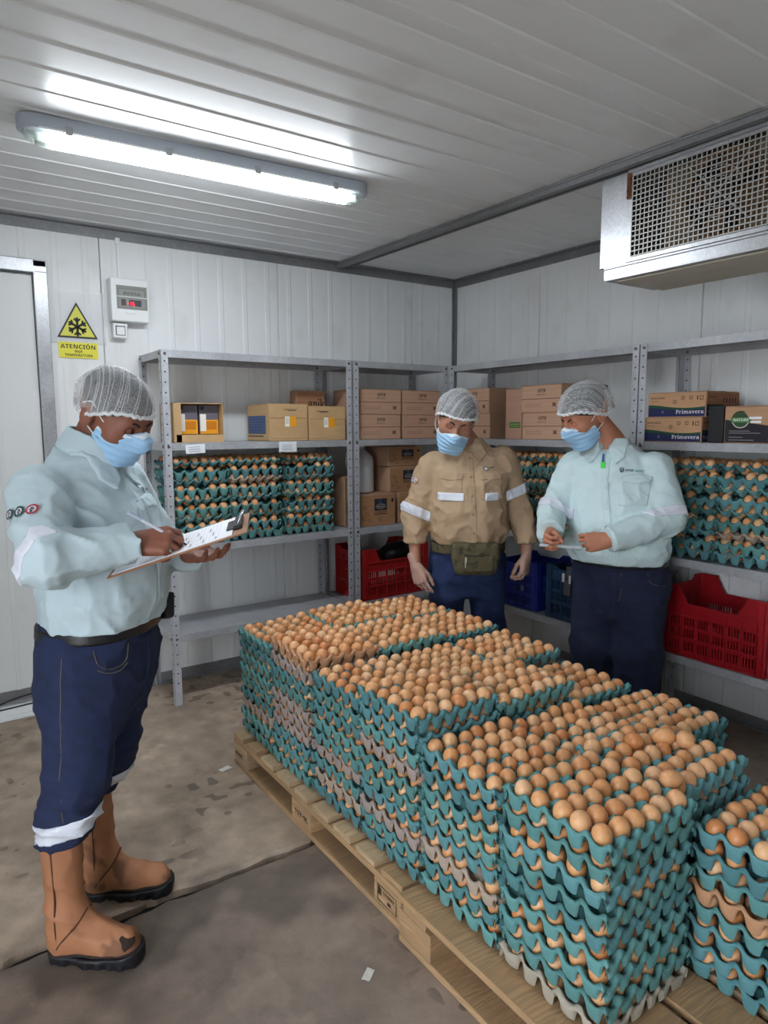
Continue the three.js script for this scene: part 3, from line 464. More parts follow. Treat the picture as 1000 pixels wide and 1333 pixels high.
// ---------------------------------------------------------------- pallets
function pallet(label, z0, len, x0, w, along, seed) {
  const q = rng(seed), t = thing('pallet', label, 'pallet', [x0, 0, z0]);
  const mats = [M.wood, M.woodPale, M.wood]; const mt = () => mats[q() * 3 | 0];
  const board = (w_, h_, d_, x, y, z) => { const g = bx(w_, h_, d_, 0, 0, 0, .003, 1); const m = part('board', g, mt(), t); m.position.set(x, y, z); m.rotation.y = (q() - .5) * .006; return m; };
  const T = .021;
  for (const x of [.05, w / 2, w - .05]) board(.1, T, len, x, T / 2, len / 2);                // bottom boards
  for (const x of [.05, w / 2, w - .05]) for (const z of [.07, len / 2, len - .07]) { const m = part('block', bx(.1, .078, .14, 0, 0, 0, .003, 1), mt(), t); m.position.set(x, T + .039, z); m.rotation.y = (q() - .5) * .03; }
  const y2 = T + .078;
  if (along === 'x') { for (const x of [.05, w / 2, w - .05]) board(.1, T, len, x, y2 + T / 2, len / 2); const n = 9, p = (len - .1) / (n - 1); for (let i = 0; i < n; i++) board(w, T, .098 + q() * .01, w / 2, y2 + T * 1.5, .05 + p * i); }
  else { for (const z of [.07, len / 2, len - .07]) board(w, T, .1, w / 2, y2 + T / 2, z); const n = 7, p = (w - .12) / (n - 1); for (let i = 0; i < n; i++) board(.118 + q() * .008, T, len, .06 + p * i, y2 + T * 1.5, len / 2); }
  return t;
}
const PT = .141;
const pal1 = pallet('wooden pallet under the farther egg stacks, boards laid across', 1.115, 1.215, -2.165, 1.0, 'x', 3);
const pal2 = pallet('wooden pallet under the nearer egg stacks, long boards running lengthwise', 2.345, 1.215, -2.185, 1.0, 'z', 5);
{
  const stamp = (txt, frame) => { const tx = canvasTex(192, 128, (c, w, h) => { c.clearRect(0, 0, w, h); c.fillStyle = '#2b211c'; c.strokeStyle = '#2b211c'; c.lineWidth = 5; if (frame) { c.strokeRect(6, 6, w - 12, h - 12); c.fillRect(14, 14, 14, 60); c.fillRect(34, 22, 8, 50); c.font = 'bold 30px sans-serif'; c.fillText('C0-0023', 56, 50); c.fillRect(100, 78, 34, 22); } else { c.font = 'bold 64px sans-serif'; c.fillText(txt, 8, 88); } }); return new THREE.MeshStandardMaterial({ map: tx, transparent: true, roughness: .8 }); };
  for (const [p, z, m] of [[pal1, .07, stamp('H-01')], [pal1, .6075, stamp('157-10')], [pal1, 1.145, stamp('', true)]]) { const g = new THREE.PlaneGeometry(.1, .055); g.rotateY(-PI / 2); g.translate(-.002, .06, z); part('stamp', g, m, p, 'dark ink stamp on a block'); }
}
{ const g = new THREE.PlaneGeometry(.042, .022, 6, 4); const p = g.attributes.position; for (let i = 0; i < p.count; i++) { p.setZ(i, .003 * noise(p.getX(i) * 90, p.getY(i) * 90)); p.setX(i, p.getX(i) + .012 * (noise(p.getY(i) * 120, 4) - .5)); } g.rotateX(-PI / 2); g.computeVertexNormals(); const m = part(numbered('paper_scrap'), g, std(0xc9c4bb, { side: THREE.DoubleSide }), scene); m.position.set(-2.322, .001, 2.4); m.rotation.y = .6; tag(m, 'torn white paper scrap lying on the concrete floor', 'paper'); }
{ const g = new THREE.PlaneGeometry(.05, .03, 6, 4); g.rotateX(-PI / 2); const p = g.attributes.position; for (let i = 0; i < p.count; i++) p.setY(i, .003 * noise(p.getX(i) * 90, p.getZ(i) * 90)); g.computeVertexNormals(); const m = part(numbered('paper_scrap'), g, std(0xd6d2ca, { side: THREE.DoubleSide }), scene); m.position.set(-2.22, .001, 1.15); m.rotation.y = .2; tag(m, 'small pale scrap on floor beside the far pallet corner', 'paper'); }

// ---------------------------------------------------------------- egg trays and eggs
const CU = .0485, CV = .0575;          // cup pitch along x (six cups) and z (five cups)
function trayGeo(sd, crumple = 0, skirt = 1) {
  const nu = 6, nv = 5, k = 8, NX = nu * k, NZ = nv * k, RG = 5, pos = [], uv = [], idx = [];
  const cc = q => Math.pow((1 + Math.cos(2 * PI * q)) / 2, 1.35);
  const hgt = (u, v) => { const cu = cc(u), cv = cc(v); return .030 * (cu + cv) - .012 * cu * cv; };
  const put = (x, y, z) => { const w = (noise(x * 60 + sd * 13, y * 60, z * 60) - .5), s = .005 * (noise(x * 7 + sd * 5, z * 7, sd) - .5); pos.push(x + .003 * w + crumple * .02 * (noise(x * 30, z * 30, sd) - .5), y + s + .003 * (noise(z * 70, x * 70, sd + 9) - .5) + crumple * .02 * (noise(x * 22, z * 22, sd + 3) - .5), z + .003 * (noise(z * 60 + sd * 3, x * 60, 4) - .5)); uv.push(x, z + y); };
  const W = nu * CU, D = nv * CV, cols = NX + 1 + 2 * RG, rows = NZ + 1 + 2 * RG;
  // the rings beyond the grid are the rim and, below it, the outsides of the outer cups
  const OUT = [0, .004, .0078, .0045, .0025, -.001], DOWN = [0, 0, .07, .3, .7, 1];
  for (let j = -RG; j <= NZ + RG; j++) for (let i = -RG; i <= NX + RG; i++) {
    const ii = clamp(i, 0, NX), jj = clamp(j, 0, NZ), ox = i - ii, oz = j - jj, o = Math.max(Math.abs(ox), Math.abs(oz));
    let h = hgt(ii / k, jj / k), x = (ii / NX - .5) * W, z = (jj / NZ - .5) * D;
    if (o) {
      const onZ = Math.abs(oz) > Math.abs(ox), corner = Math.abs(oz) === Math.abs(ox) || (ox && oz), q = onZ ? ii / k : jj / k, s = corner ? .25 : Math.pow(Math.sin(PI * q), 2);
      const rim = .034 + .008 * Math.pow(corner ? 1 : cc(q), 1.6) * (o === 1 ? 1 : .8), dep = onZ ? .017 + .023 * sstep(.2, .75, Math.sqrt(s)) : .007 + .034 * sstep(.25, .8, Math.sqrt(s));
      h = rim - DOWN[o] * dep * skirt * (.93 + .14 * noise(x * 40, z * 40, sd));
      const out = OUT[o] + .0045 * s * Math.sin(PI * DOWN[o]) ;
      if (onZ || Math.abs(oz) === Math.abs(ox)) z += Math.sign(oz) * out; if (!onZ) x += Math.sign(ox) * out; else if (ox) x += Math.sign(ox) * OUT[Math.abs(ox)]; if (!onZ && oz && Math.abs(oz) !== Math.abs(ox)) z += Math.sign(oz) * OUT[Math.abs(oz)];
    }
    put(x, h, z);
  }
  for (let j = 0; j < rows - 1; j++) for (let i = 0; i < cols - 1; i++) { const a = j * cols + i; idx.push(a, a + cols, a + 1, a + 1, a + cols, a + cols + 1); }
  const g = new THREE.BufferGeometry(); g.setAttribute('position', new THREE.Float32BufferAttribute(pos, 3)); g.setAttribute('uv', new THREE.Float32BufferAttribute(uv, 2)); g.setIndex(idx); g.computeVertexNormals(); return g;
}
const trayG = [1, 2, 3, 4, 5].map(s => trayGeo(s)), trayBad = trayGeo(9, 1), trayShort = [6, 7].map(s => trayGeo(s, 0, .42));
const pulp = (c) => std(c, { roughness: .92, side: THREE.DoubleSide, bumpMap: texPulp, bumpScale: .0012 });
const TRAYM = { teal: ['#598c8c', '#508185', '#609391', '#4c7b80', '#5b8c91', '#558482'].map(c => pulp(c)), grey: [pulp('#ab9b8c'), pulp('#a0928a')], brown: [pulp('#b98b68')], pale: [pulp('#a1998a')] };
function eggGeo(s) { const w = .0435, h = .0565, pts = []; for (let i = 0; i <= s; i++) { const a = PI * i / s; pts.push(new THREE.Vector2(Math.max(1e-5, w / 2 * Math.sin(a) * (1 - .11 * Math.cos(a))), h / 2 * (1 - Math.cos(a)))); } return new THREE.LatheGeometry(pts, s + 4); }
const eggHi = eggGeo(16), eggLo = eggGeo(10);
const texEgg = dataTex(128, 128, (u, v) => { const n = .96 + .1 * (tfbm(u, v, 5, 201, 4) - .5) - .07 * sstep(.76, .84, tn(u, v, 48, 207)); return [n, n * .99, n * .975]; });
const eggTone = ['#e3a670', '#e9b17e', '#db9b65', '#ecb988', '#e4a975', '#d28c56', '#e9b281', '#de9f69', '#eebd90'];
const EGGM = eggTone.map(c => new THREE.MeshPhysicalMaterial({ color: c, map: texEgg, roughness: .42, clearcoat: .08, clearcoatRoughness: .4 }));
const eggStuff = [];                    // matrix and tone of every egg beyond the individual ones
const ORD = ['topmost', 'second from top', 'third from top', 'fourth from top', 'fifth from top', 'sixth from top', 'seventh from top', 'eighth from top', 'ninth from top', 'tenth from top', 'eleventh from top'];
const COLN = { teal: 'teal', grey: 'grey', brown: 'brown', pale: 'pale' };
const TONEN = ['tan', 'pale tan', 'brown', 'cream tan', 'tan', 'dark brown', 'pale brown', 'brown', 'cream'], RO = ['front', 'second', 'third', 'fourth', 'back'], CO = ['first', 'second', 'third', 'fourth', 'fifth', 'sixth'];
const trayProto = new Map(), eggProto = new Map();
function addTray(kind, bad, label, group, short) {
  const list = TRAYM[kind], mi = rnd() * list.length | 0, gi = bad ? 'bad' : short ? 'short' + (rnd() * 2 | 0) : rnd() * 5 | 0;
  const key = kind + mi + gi; let m = trayProto.get(key); const gm = bad ? trayBad : short ? trayShort[+gi.slice(-1)] : trayG[gi];
  if (!m) { m = new THREE.Mesh(gm, list[mi]); trayProto.set(key, m); } else m = m.clone();
  m.name = numbered('egg_tray'); scene.add(m); tag(m, label, 'egg tray', group); return m;
}
// one stack: {x,z,y0,n,pitch,where,turn,individual,faces,special:{k:kind}, rot}
function stack(o) {
  const top = o.n - 1; const E = new THREE.Euler(), Q = new THREE.Quaternion(), S = V(1, 1, 1);
  for (let k = 0; k < o.n; k++) {
    const fromTop = top - k; let kind = (o.special && o.special[fromTop]) || (rnd() < .035 ? 'grey' : 'teal'); const bad = k === 0 && o.badBase;
    const m = addTray(kind, bad, `${COLN[kind]} egg tray, ${ORD[fromTop]}, ${o.where}`, `egg trays of ${o.where}`, o.alt && k % 2 === 0);
    const jx = (k === top ? .6 : 1) * (rnd() - .5) * .012, jz = (k === top ? .6 : 1) * (rnd() - .5) * .012;
    const tilt = o.tilt && k === top ? o.tilt : [0, 0];
    m.position.set(o.x + jx, o.y0 + .008 + k * o.pitch, o.z + jz);
    const q = o.alt && k % 2 ? PI / 2 : 0; m.rotation.set(tilt[0] + (rnd() - .5) * .012, (o.turn || 0) + (rnd() - .5) * .035 + q, tilt[1] + (rnd() - .5) * .012);
    m.updateMatrix();
    for (let i = 0; i < 6; i++) for (let j = 0; j < 5; j++) {
      const lx = (i - 2.5) * CU, lz = (j - 2) * CV;
      if (k !== top) {
        // below the top only the outer eggs on the faces that can be seen
        const p = V(lx, 0, lz).applyEuler(E.set(0, m.rotation.y, 0)); const f = o.faces || '';
        const hit = (f.includes('w') && p.x < -.1) || (f.includes('e') && p.x > .1) || (f.includes('s') && p.z > .1) || (f.includes('n') && p.z < -.1);
        if (!hit || rnd() < .15) { rnd(); continue; }
      } else if (o.gaps && o.gaps.some(g => g[0] === i && g[1] === j)) continue;
      const s = .94 + rnd() * .13; const eul = new THREE.Euler((rnd() - .5) * .3, rnd() * 6.28, (rnd() - .5) * .3); const qq = new THREE.Quaternion().setFromEuler(eul);
      const inw = k === top ? 1 : o.alt && k % 2 ? 1.01 : .985; const p = V(lx * inw + (rnd() - .5) * .003, k === top ? .0045 : .006, lz * inw + (rnd() - .5) * .003).applyMatrix4(m.matrix);
      const tone = rnd() * 9 | 0;
      if (k === top && o.individual) {
        const e = addEgg(tone, `${TONEN[tone]} egg, ${RO[4 - j]} row, ${CO[i]} from left, top tray, ${o.short}`, `eggs in the top tray, ${o.where}`); e.position.copy(p); e.quaternion.copy(qq); e.scale.setScalar(s);
      } else eggStuff.push([new THREE.Matrix4().compose(p, qq, S.clone().setScalar(s)), tone]);
    }
  }
}
let nEgg = 0;
function addEgg(tone, label, group) { let e = eggProto.get(tone); if (!e) { e = new THREE.Mesh(eggHi, EGGM[tone]); eggProto.set(tone, e); } else e = e.clone(); e.name = numbered('egg'); scene.add(e); tag(e, label, 'egg', group); nEgg++; return e; }
const NEAR = ['nearest', 'second nearest', 'third nearest', 'fourth nearest', 'fifth nearest', 'farthest'];
{
  const cx = { l: -1.975, m: -1.672, r: -1.372 }, cn = { l: 'left', m: 'middle', r: 'right' };
  const rowsZ = [1.27, 1.578, 1.9, 2.212, 2.515, 2.832];
  const rim = { l: [.585, .615, .575, .625, .555, .585], m: [.6, .6, .565, .605, .545, .575], r: [.585, .58, .57, .53, .53, 0] };
  const spec = {
    l0: {}, l1: { 0: 'brown', 1: 'grey', 4: 'grey', 5: 'grey', 6: 'grey' }, l2: { 7: 'grey' }, l3: { 3: 'grey', 7: 'grey' }, l4: { 5: 'grey' }, l5: { 8: 'pale' },
  };
  for (const c of ['l', 'm', 'r']) for (let r = 0; r < 6; r++) {
    if (!rim[c][r]) continue;
    const n = Math.round((rim[c][r] - .041 - PT) / .05) + 1, pitch = (rim[c][r] - .041 - PT) / (n - 1);
    const faces = c === 'l' ? (r === 5 ? 'ws' : 'ws') : (r === 5 ? 's' : c === 'r' ? 'es' : 's');
    stack({ x: cx[c] + rr(-.006, .006) + (c === 'm' && r === 5 ? .01 : 0), z: rowsZ[r] + (c === 'r' ? [.01, .0, .02, .02, .065, 0][r] : c === 'm' ? [0, .01, 0, .02, .02, -.045][r] : 0), y0: PT, n, pitch, where: `${NEAR[5 - r]} stack of the ${cn[c]} row on pallets`, turn: rr(-.02, .02), short: `${NEAR[5 - r]} ${cn[c]}-row stack`,
      individual: (c === 'l' && r >= 3) || (c === 'm' && r >= 3) || (c === 'r' && r >= 3), faces, special: spec[c + r], badBase: r >= 2,
      tilt: c === 'l' && r === 0 ? [0, .05] : c === 'l' && r === 1 ? [.03, -.02] : null,
      gaps: c === 'm' && r === 5 ? [] : c === 'l' && r === 0 ? [[0, 4]] : (c === 'm' && r === 4 ? [[5, 4], [4, 4]] : null) });
  }
  // the stack standing apart at the lower right
  stack({ x: -1.64, z: 3.105, y0: PT, n: 8, pitch: .0465, where: 'separate stack at the lower right corner', short: 'separate lower right stack', individual: true, faces: 'wsn', special: { 3: 'brown' }, badBase: true });
  stack({ x: -1.33, z: 3.09, y0: PT, n: 7, pitch: .048, where: 'stack right behind the lower right one', faces: 'wn' });
}
const LOOSE = [[-1.700, .603, 2.73, 1.35, .4], [-1.618, .604, 2.765, 1.2, -.7], [-1.585, .604, 2.806, 1.5, .9], [-1.80, .604, 2.905, 1.45, 1.9]];
// loose eggs lying on top of the full tray in front
for (const [i, [x, y, z, rx, rz]] of LOOSE.entries()) {
  const e = addEgg([5, 0, 1, 4][i], ['dark brown egg lying on top of others behind the front stacks', 'brown egg lying loose on the right part of the front stacks', 'pale brown egg lying loose near the far right tray corner', 'pale egg lying flat over the front left tray edge'][i], null); e.position.set(x, y, z); e.rotation.set(rx, 0, rz); e.geometry = eggCentred();
}
function eggCentred() { if (!eggCentred.g) { eggCentred.g = eggHi.clone(); eggCentred.g.translate(0, -.028, 0); } return eggCentred.g; }
// stacks on the shelves
for (const [x, z, n, faces, where] of [
  [-1.99, .21, 9, 'se', 'left stack on the left unit'], [-1.692, .205, 9, 'sw', 'middle stack on the left unit'], [-1.358, .2, 9, 'swe', 'right stack on the left unit'],
]) stack({ x, z, y0: B3, n, pitch: .0475, where, faces, alt: true, badBase: true });
for (const [z, n, where] of [[.76, 9, 'stack between the middle man and corner'], [1.075, 9, 'stack between the two men'], [1.385, 9, 'stack hidden behind the right man'], [2.0, 9, 'stack right of the right man'], [2.315, 9, 'stack at right edge']])
  stack({ x: -.2, z, y0: B3, n, pitch: .0475, where: `${where}, right wall unit`, faces: 'ws', alt: true, badBase: true, turn: 0, special: where.startsWith('stack at') ? { 6: 'grey' } : {} });
{
  const im = new THREE.InstancedMesh(eggLo, new THREE.MeshPhysicalMaterial({ color: 0xffffff, map: texEgg, roughness: .42, clearcoat: .08, clearcoatRoughness: .4 }), eggStuff.length); im.name = 'eggs'; im.userData.kind = 'stuff'; tag(im, 'many brown eggs filling the other trays on the pallets and shelves', 'eggs');
  eggStuff.forEach(([m, t], i) => { im.setMatrixAt(i, m); im.setColorAt(i, new THREE.Color(eggTone[t])); }); scene.add(im);
}
// an empty grey tray leaning above the right man's hair net, and a scrap of tray on the carton
{ const m = addTray('grey', false, 'dark grey egg tray standing on edge behind the right man\'s hair net', null); m.position.set(-.1, B2 + .15, 1.255); m.rotation.set(0, PI / 2, PI / 2 + .1); m.material = pulp('#5c5550'); }
console.log('individual eggs', nEgg, 'stuff eggs', eggStuff.length);

// ---------------------------------------------------------------- figures: fields and a surface-nets mesher
function surfaceNets(f, mn, mx, h) {
  const n = [0, 1, 2].map(i => Math.ceil((mx[i] - mn[i]) / h) + 2), [nx, ny, nz] = n, A = new Float32Array(nx * ny * nz), Bk = 5, rad = Bk * h * .87;
  for (let bz = 0; bz < nz; bz += Bk) for (let by = 0; by < ny; by += Bk) for (let bx_ = 0; bx_ < nx; bx_ += Bk) {
    const ex = Math.min(nx, bx_ + Bk), ey = Math.min(ny, by + Bk), ez = Math.min(nz, bz + Bk);
    const c = f(mn[0] + (bx_ + Bk / 2) * h, mn[1] + (by + Bk / 2) * h, mn[2] + (bz + Bk / 2) * h), far = Math.abs(c) > rad * 1.35 + .014;
    for (let z = bz; z < ez; z++) for (let y = by; y < ey; y++) for (let x = bx_; x < ex; x++) A[(z * ny + y) * nx + x] = far ? c : f(mn[0] + x * h, mn[1] + y * h, mn[2] + z * h);
  }
  const id = new Int32Array(nx * ny * nz).fill(-1), pos = [], idx = [], sx = 1, sy = nx, sz = nx * ny;
  const C = []; for (let i = 0; i < 8; i++) C.push([(i & 1), (i >> 1) & 1, (i >> 2) & 1]);
  const Ed = [[0, 1], [2, 3], [4, 5], [6, 7], [0, 2], [1, 3], [4, 6], [5, 7], [0, 4], [1, 5], [2, 6], [3, 7]];
  for (let z = 0; z < nz - 1; z++) for (let y = 0; y < ny - 1; y++) for (let x = 0; x < nx - 1; x++) {
    const b = z * sz + y * sy + x; let m = 0; for (let i = 0; i < 8; i++) if (A[b + C[i][0] * sx + C[i][1] * sy + C[i][2] * sz] < 0) m |= 1 << i;
    if (m === 0 || m === 255) continue;
    let k = 0, px = 0, py = 0, pz = 0;
    for (const [i, j] of Ed) { const a = (m >> i) & 1, c = (m >> j) & 1; if (a === c) continue; const va = A[b + C[i][0] * sx + C[i][1] * sy + C[i][2] * sz], vc = A[b + C[j][0] * sx + C[j][1] * sy + C[j][2] * sz], t = va / (va - vc); px += C[i][0] + (C[j][0] - C[i][0]) * t; py += C[i][1] + (C[j][1] - C[i][1]) * t; pz += C[i][2] + (C[j][2] - C[i][2]) * t; k++; }
    id[b] = pos.length / 3; pos.push(mn[0] + (x + px / k) * h, mn[1] + (y + py / k) * h, mn[2] + (z + pz / k) * h);
  }
  const quad = (a, b, c, d, fl) => { if (a < 0 || b < 0 || c < 0 || d < 0) return; if (fl) idx.push(a, b, c, a, c, d); else idx.push(a, c, b, a, d, c); };
  for (let z = 1; z < nz - 1; z++) for (let y = 1; y < ny - 1; y++) for (let x = 1; x < nx - 1; x++) {
    const b = z * sz + y * sy + x, s = A[b] < 0;
    if (s !== A[b + sx] < 0) quad(id[b - sy - sz], id[b - sz], id[b], id[b - sy], s);
    if (s !== A[b + sy] < 0) quad(id[b - sx - sz], id[b - sx], id[b], id[b - sz], s);
    if (s !== A[b + sz] < 0) quad(id[b - sx - sy], id[b - sy], id[b], id[b - sx], s);
  }
  const g = new THREE.BufferGeometry(); g.setAttribute('position', new THREE.Float32BufferAttribute(pos, 3)); g.setIndex(idx); g.computeVertexNormals();
  const p = g.attributes.position, uv = new Float32Array(p.count * 2); for (let i = 0; i < p.count; i++) { uv[2 * i] = p.getX(i) + p.getZ(i) * .8; uv[2 * i + 1] = p.getY(i); }
  g.setAttribute('uv', new THREE.BufferAttribute(uv, 2)); return g;
}
const smin = (a, b, k) => { const h = Math.max(k - Math.abs(a - b), 0) / k; return Math.min(a, b) - h * h * k * .25; };
const smax = (a, b, k) => -smin(-a, -b, k);
// tapered capsule
function cap(a, b, ra, rb) { const [ax, ay, az] = a, dx = b[0] - ax, dy = b[1] - ay, dz = b[2] - az, l = dx * dx + dy * dy + dz * dz; return (x, y, z) => { const px = x - ax, py = y - ay, pz = z - az; let t = (px * dx + py * dy + pz * dz) / l; t = t < 0 ? 0 : t > 1 ? 1 : t; const qx = px - dx * t, qy = py - dy * t, qz = pz - dz * t; return Math.sqrt(qx * qx + qy * qy + qz * qz) - ra - (rb - ra) * t; }; }
function ell(c, r) { const m = Math.min(...r); return (x, y, z) => { const X = (x - c[0]) / r[0], Y = (y - c[1]) / r[1], Z = (z - c[2]) / r[2]; const k0 = Math.sqrt(X * X + Y * Y + Z * Z); const k1 = Math.sqrt((X / r[0]) ** 2 + (Y / r[1]) ** 2 + (Z / r[2]) ** 2); return k1 < 1e-6 ? -m : k0 * (k0 - 1) / k1; }; }
function boxF(c, r, rd) { return (x, y, z) => { const X = Math.abs(x - c[0]) - r[0] + rd, Y = Math.abs(y - c[1]) - r[1] + rd, Z = Math.abs(z - c[2]) - r[2] + rd; return Math.hypot(Math.max(X, 0), Math.max(Y, 0), Math.max(Z, 0)) + Math.min(Math.max(X, Y, Z), 0) - rd; }; }
// stacked ellipses: rows [y, cx, cz, a, b]
function loft(rows, ex = 2.3) { return (x, y, z) => { let i = 0; while (i < rows.length - 2 && y > rows[i + 1][0]) i++; const A = rows[i], B = rows[i + 1], t = clamp((y - A[0]) / (B[0] - A[0])), s = t * t * (3 - 2 * t) * .5 + t * .5, L = k => A[k] + (B[k] - A[k]) * s; const a = L(3), b = L(4), X = Math.abs(x - L(1)) / a, Z = Math.abs(z - L(2)) / b; const d = (Math.pow(Math.pow(X, ex) + Math.pow(Z, ex), 1 / ex) - 1) * Math.min(a, b) * .92; const yl = rows[0][0] - y, yh = y - rows[rows.length - 1][0]; return Math.max(d, yl, yh); }; }
const union = (fs, k) => (x, y, z) => { let d = fs[0](x, y, z); for (let i = 1; i < fs.length; i++) d = smin(d, fs[i](x, y, z), k); return d; };
const crease = (x, y, z) => { const n = 1 - Math.abs(noise(x, y, z) * 2 - 1) * 1.25; return n > 0 ? n * n * n * 1.3 - .25 : -.25; };

// ------------------------------------------------ hands. local: wrist at origin, +y to the fingers, back of the hand +z, s = 1 right, -1 left
function handGeo(s, curls, thumb, spread = 1, scale = 1) {
  const fs = [];
  const K = [[-.030, .088, .004, .0088, .070], [-.010, .093, .006, .0092, .079], [.011, .089, .005, .0088, .073], [.030, .080, .001, .0078, .058]];
  const palm = []; for (const [x, y, z, r] of K) palm.push(cap([x * .55, .008, 0], [x, y - .004, z - .003], .015, .0122));
  palm.push(cap([-.016, .02, -.006], [-.026, .05, -.012], .015, .013)); palm.push(cap([.02, .02, -.006], [.024, .06, -.006], .013, .011)); palm.push(cap([0, -.05, 0], [0, .012, 0], .024, .023));
  fs.push(union(palm, .012));
  K.forEach(([x, y, z, r, L], i) => {
    const [c1, c2, c3] = curls[i], len = [L * .45, L * .31, L * .26]; let p = [x, y - .004, z - .002], a = 0; const sx = (x * 1.6) * spread; const rads = [r, r * .93, r * .85, r * .7]; const segs = [];
    [c1, c2, c3].forEach((c, k) => { a += R(c); const q = [p[0] + sx * len[k] * 1.6 * (k ? .4 : 1), p[1] + Math.cos(a) * len[k], p[2] - Math.sin(a) * len[k]]; segs.push(cap(p, q, rads[k], rads[k + 1])); p = q; });
    fs.push(union(segs, .003));
  });
  { let p = [-.022, .022, -.008]; const segs = []; const d = thumb; const L = [.042, .034, .027], r = [.0135, .0105, .0095, .0075]; d.forEach((v, k) => { const l = Math.hypot(...v), q = [p[0] + v[0] / l * L[k], p[1] + v[1] / l * L[k], p[2] + v[2] / l * L[k]]; segs.push(cap(p, q, r[k], r[k + 1])); p = q; }); fs.push(union(segs, .004)); }
  const F = (x, y, z) => { let d = fs[0](x, y, z); for (let i = 1; i < fs.length; i++) d = smin(d, fs[i](x, y, z), .0045); return d; };
  const g = surfaceNets((x, y, z) => F(x * s, y, z), [-.095, -.07, -.11], [.095, .2, .06], .0029); if (scale !== 1) g.scale(scale, scale, scale); return g;
}
// matrix that puts a hand at w with fingers along dir and the back of the hand facing n
function handMatrix(w, dir, n) { const y = V(...dir).normalize(), x = new THREE.Vector3().crossVectors(y, V(...n)).normalize(), z = new THREE.Vector3().crossVectors(x, y); return new THREE.Matrix4().makeBasis(x, y, z).setPosition(...w); }

// ------------------------------------------------ heads. local: origin between the ears, y up, z to the face, x to the person's left
const cranium = ell([0, .03, -.008], [.077, .09, .099]);
const headF = (() => {
  const fs = [cranium, ell([0, -.04, .03], [.059, .078, .066]), cap([-.022, -.1, .062], [.022, -.1, .062], .018, .018), cap([-.04, -.02, .058], [.04, -.02, .058], .034, .034), cap([-.036, .024, .079], [.036, .024, .079], .014, .014)];
  const base = union(fs, .03);
  const nose = union([cap([0, .008, .096], [0, -.03, .118], .009, .0125), cap([-.013, -.034, .103], [.013, -.034, .103], .009, .009)], .008);
  const lips = union([cap([-.018, -.066, .092], [.018, -.066, .092], .007, .007), cap([-.016, -.077, .09], [.016, -.077, .09], .008, .008)], .004);
  const ears = [-1, 1].map(s => ell([s * .082, -.002, -.012], [.011, .034, .021])); const conch = [-1, 1].map(s => ell([s * .094, 0, -.006], [.007, .02, .011]));
  const soc = [-1, 1].map(s => ell([s * .031, .004, .104], [.02, .012, .016]));
  return (x, y, z) => { let d = smin(base(x, y, z), nose(x, y, z), .014); d = smin(d, lips(x, y, z), .008); for (const s of soc) d = smax(d, -s(x, y, z), .012); for (const e of ears) d = smin(d, e(x, y, z), .008); for (const e of conch) d = smax(d, -e(x, y, z), .006); return d; };
})();
const headG = surfaceNets(headF, [-.11, -.14, -.13], [.11, .14, .15], .0034);
const hairF = (x, y, z) => Math.max(cranium(x, y, z) - .006 - .003 * noise(x * 60, y * 60, z * 60), -(y - .012 + (z < -.02 ? (z + .02) * -.9 * -1 : 0) - .5 * Math.max(0, z - .02)) - .0, z - .088 + Math.max(0, y - .08) * .3);
const netN = (x, y, z) => { const a = Math.atan2(x, z); return (.0012 * Math.sin(a * 23 + y * 18)) * sstep(.12, .0, y) + .010 * (noise(x * 26, y * 26, z * 26) - .4); };
// lower edge of the hair net: over the forehead, across the ears, low at the nape
const netEdge = (x, z) => .05 - .062 * sstep(.09, -.05, z);
const netOuter = (x, y, z) => ell([0, .036, -.012], [.092, .097, .113])(x, y, z) - netN(x, y, z);
const hairG = surfaceNets(hairF, [-.1, -.07, -.125], [.1, .14, .11], .0045);
const netG = surfaceNets((x, y, z) => { const d = netOuter(x, y, z); return Math.max(Math.abs(d) - .0026, netEdge(x, z) - y); }, [-.12, -.06, -.15], [.12, .16, .125], .0042);
const maskBase = union([ell([0, -.045, .034], [.064, .066, .071]), cap([0, -.012, .095], [0, -.03, .117], .012, .016), cap([-.02, -.1, .066], [.02, -.1, .066], .022, .022)], .03);
const maskRegion = (x, y, z) => { const top = y - (.004 - 1.6 * Math.abs(x) * .28 - .1 * 0), bot = -(y + .118 - .25 * Math.abs(x) * .0), side = Math.abs(x) - .074 - .1 * (y + .05), bk = .012 - z + .35 * (y + .06); return Math.max(top, bot, side, bk); };
const maskF = (x, y, z) => Math.max(Math.abs(maskBase(x, y, z) - .0085 - .0017 * Math.sin(y * 310)) - .0024, maskRegion(x, y, z));
const maskG = surfaceNets(maskF, [-.085, -.135, .0], [.085, .03, .16], .0029);
const maskEdgeG = surfaceNets((x, y, z) => Math.max(Math.abs(maskBase(x, y, z) - .0095) - .0026, maskRegion(x, y, z), -Math.min(y - (.004 - .45 * Math.abs(x)) + .009, 9)), [-.085, -.135, .0], [.085, .03, .16], .0029);
const HM = {
  hair: std(0x17161a, { roughness: .75 }), mask: std(0xa3cdee, { roughness: .75 }), maskEdge: std(0xe3eef6, { roughness: .75 }), loop: std(0xf0f0ee, { roughness: .7 }),
  rim: std(0xeef0f2, { roughness: .8, transparent: true, opacity: .8 }),
};
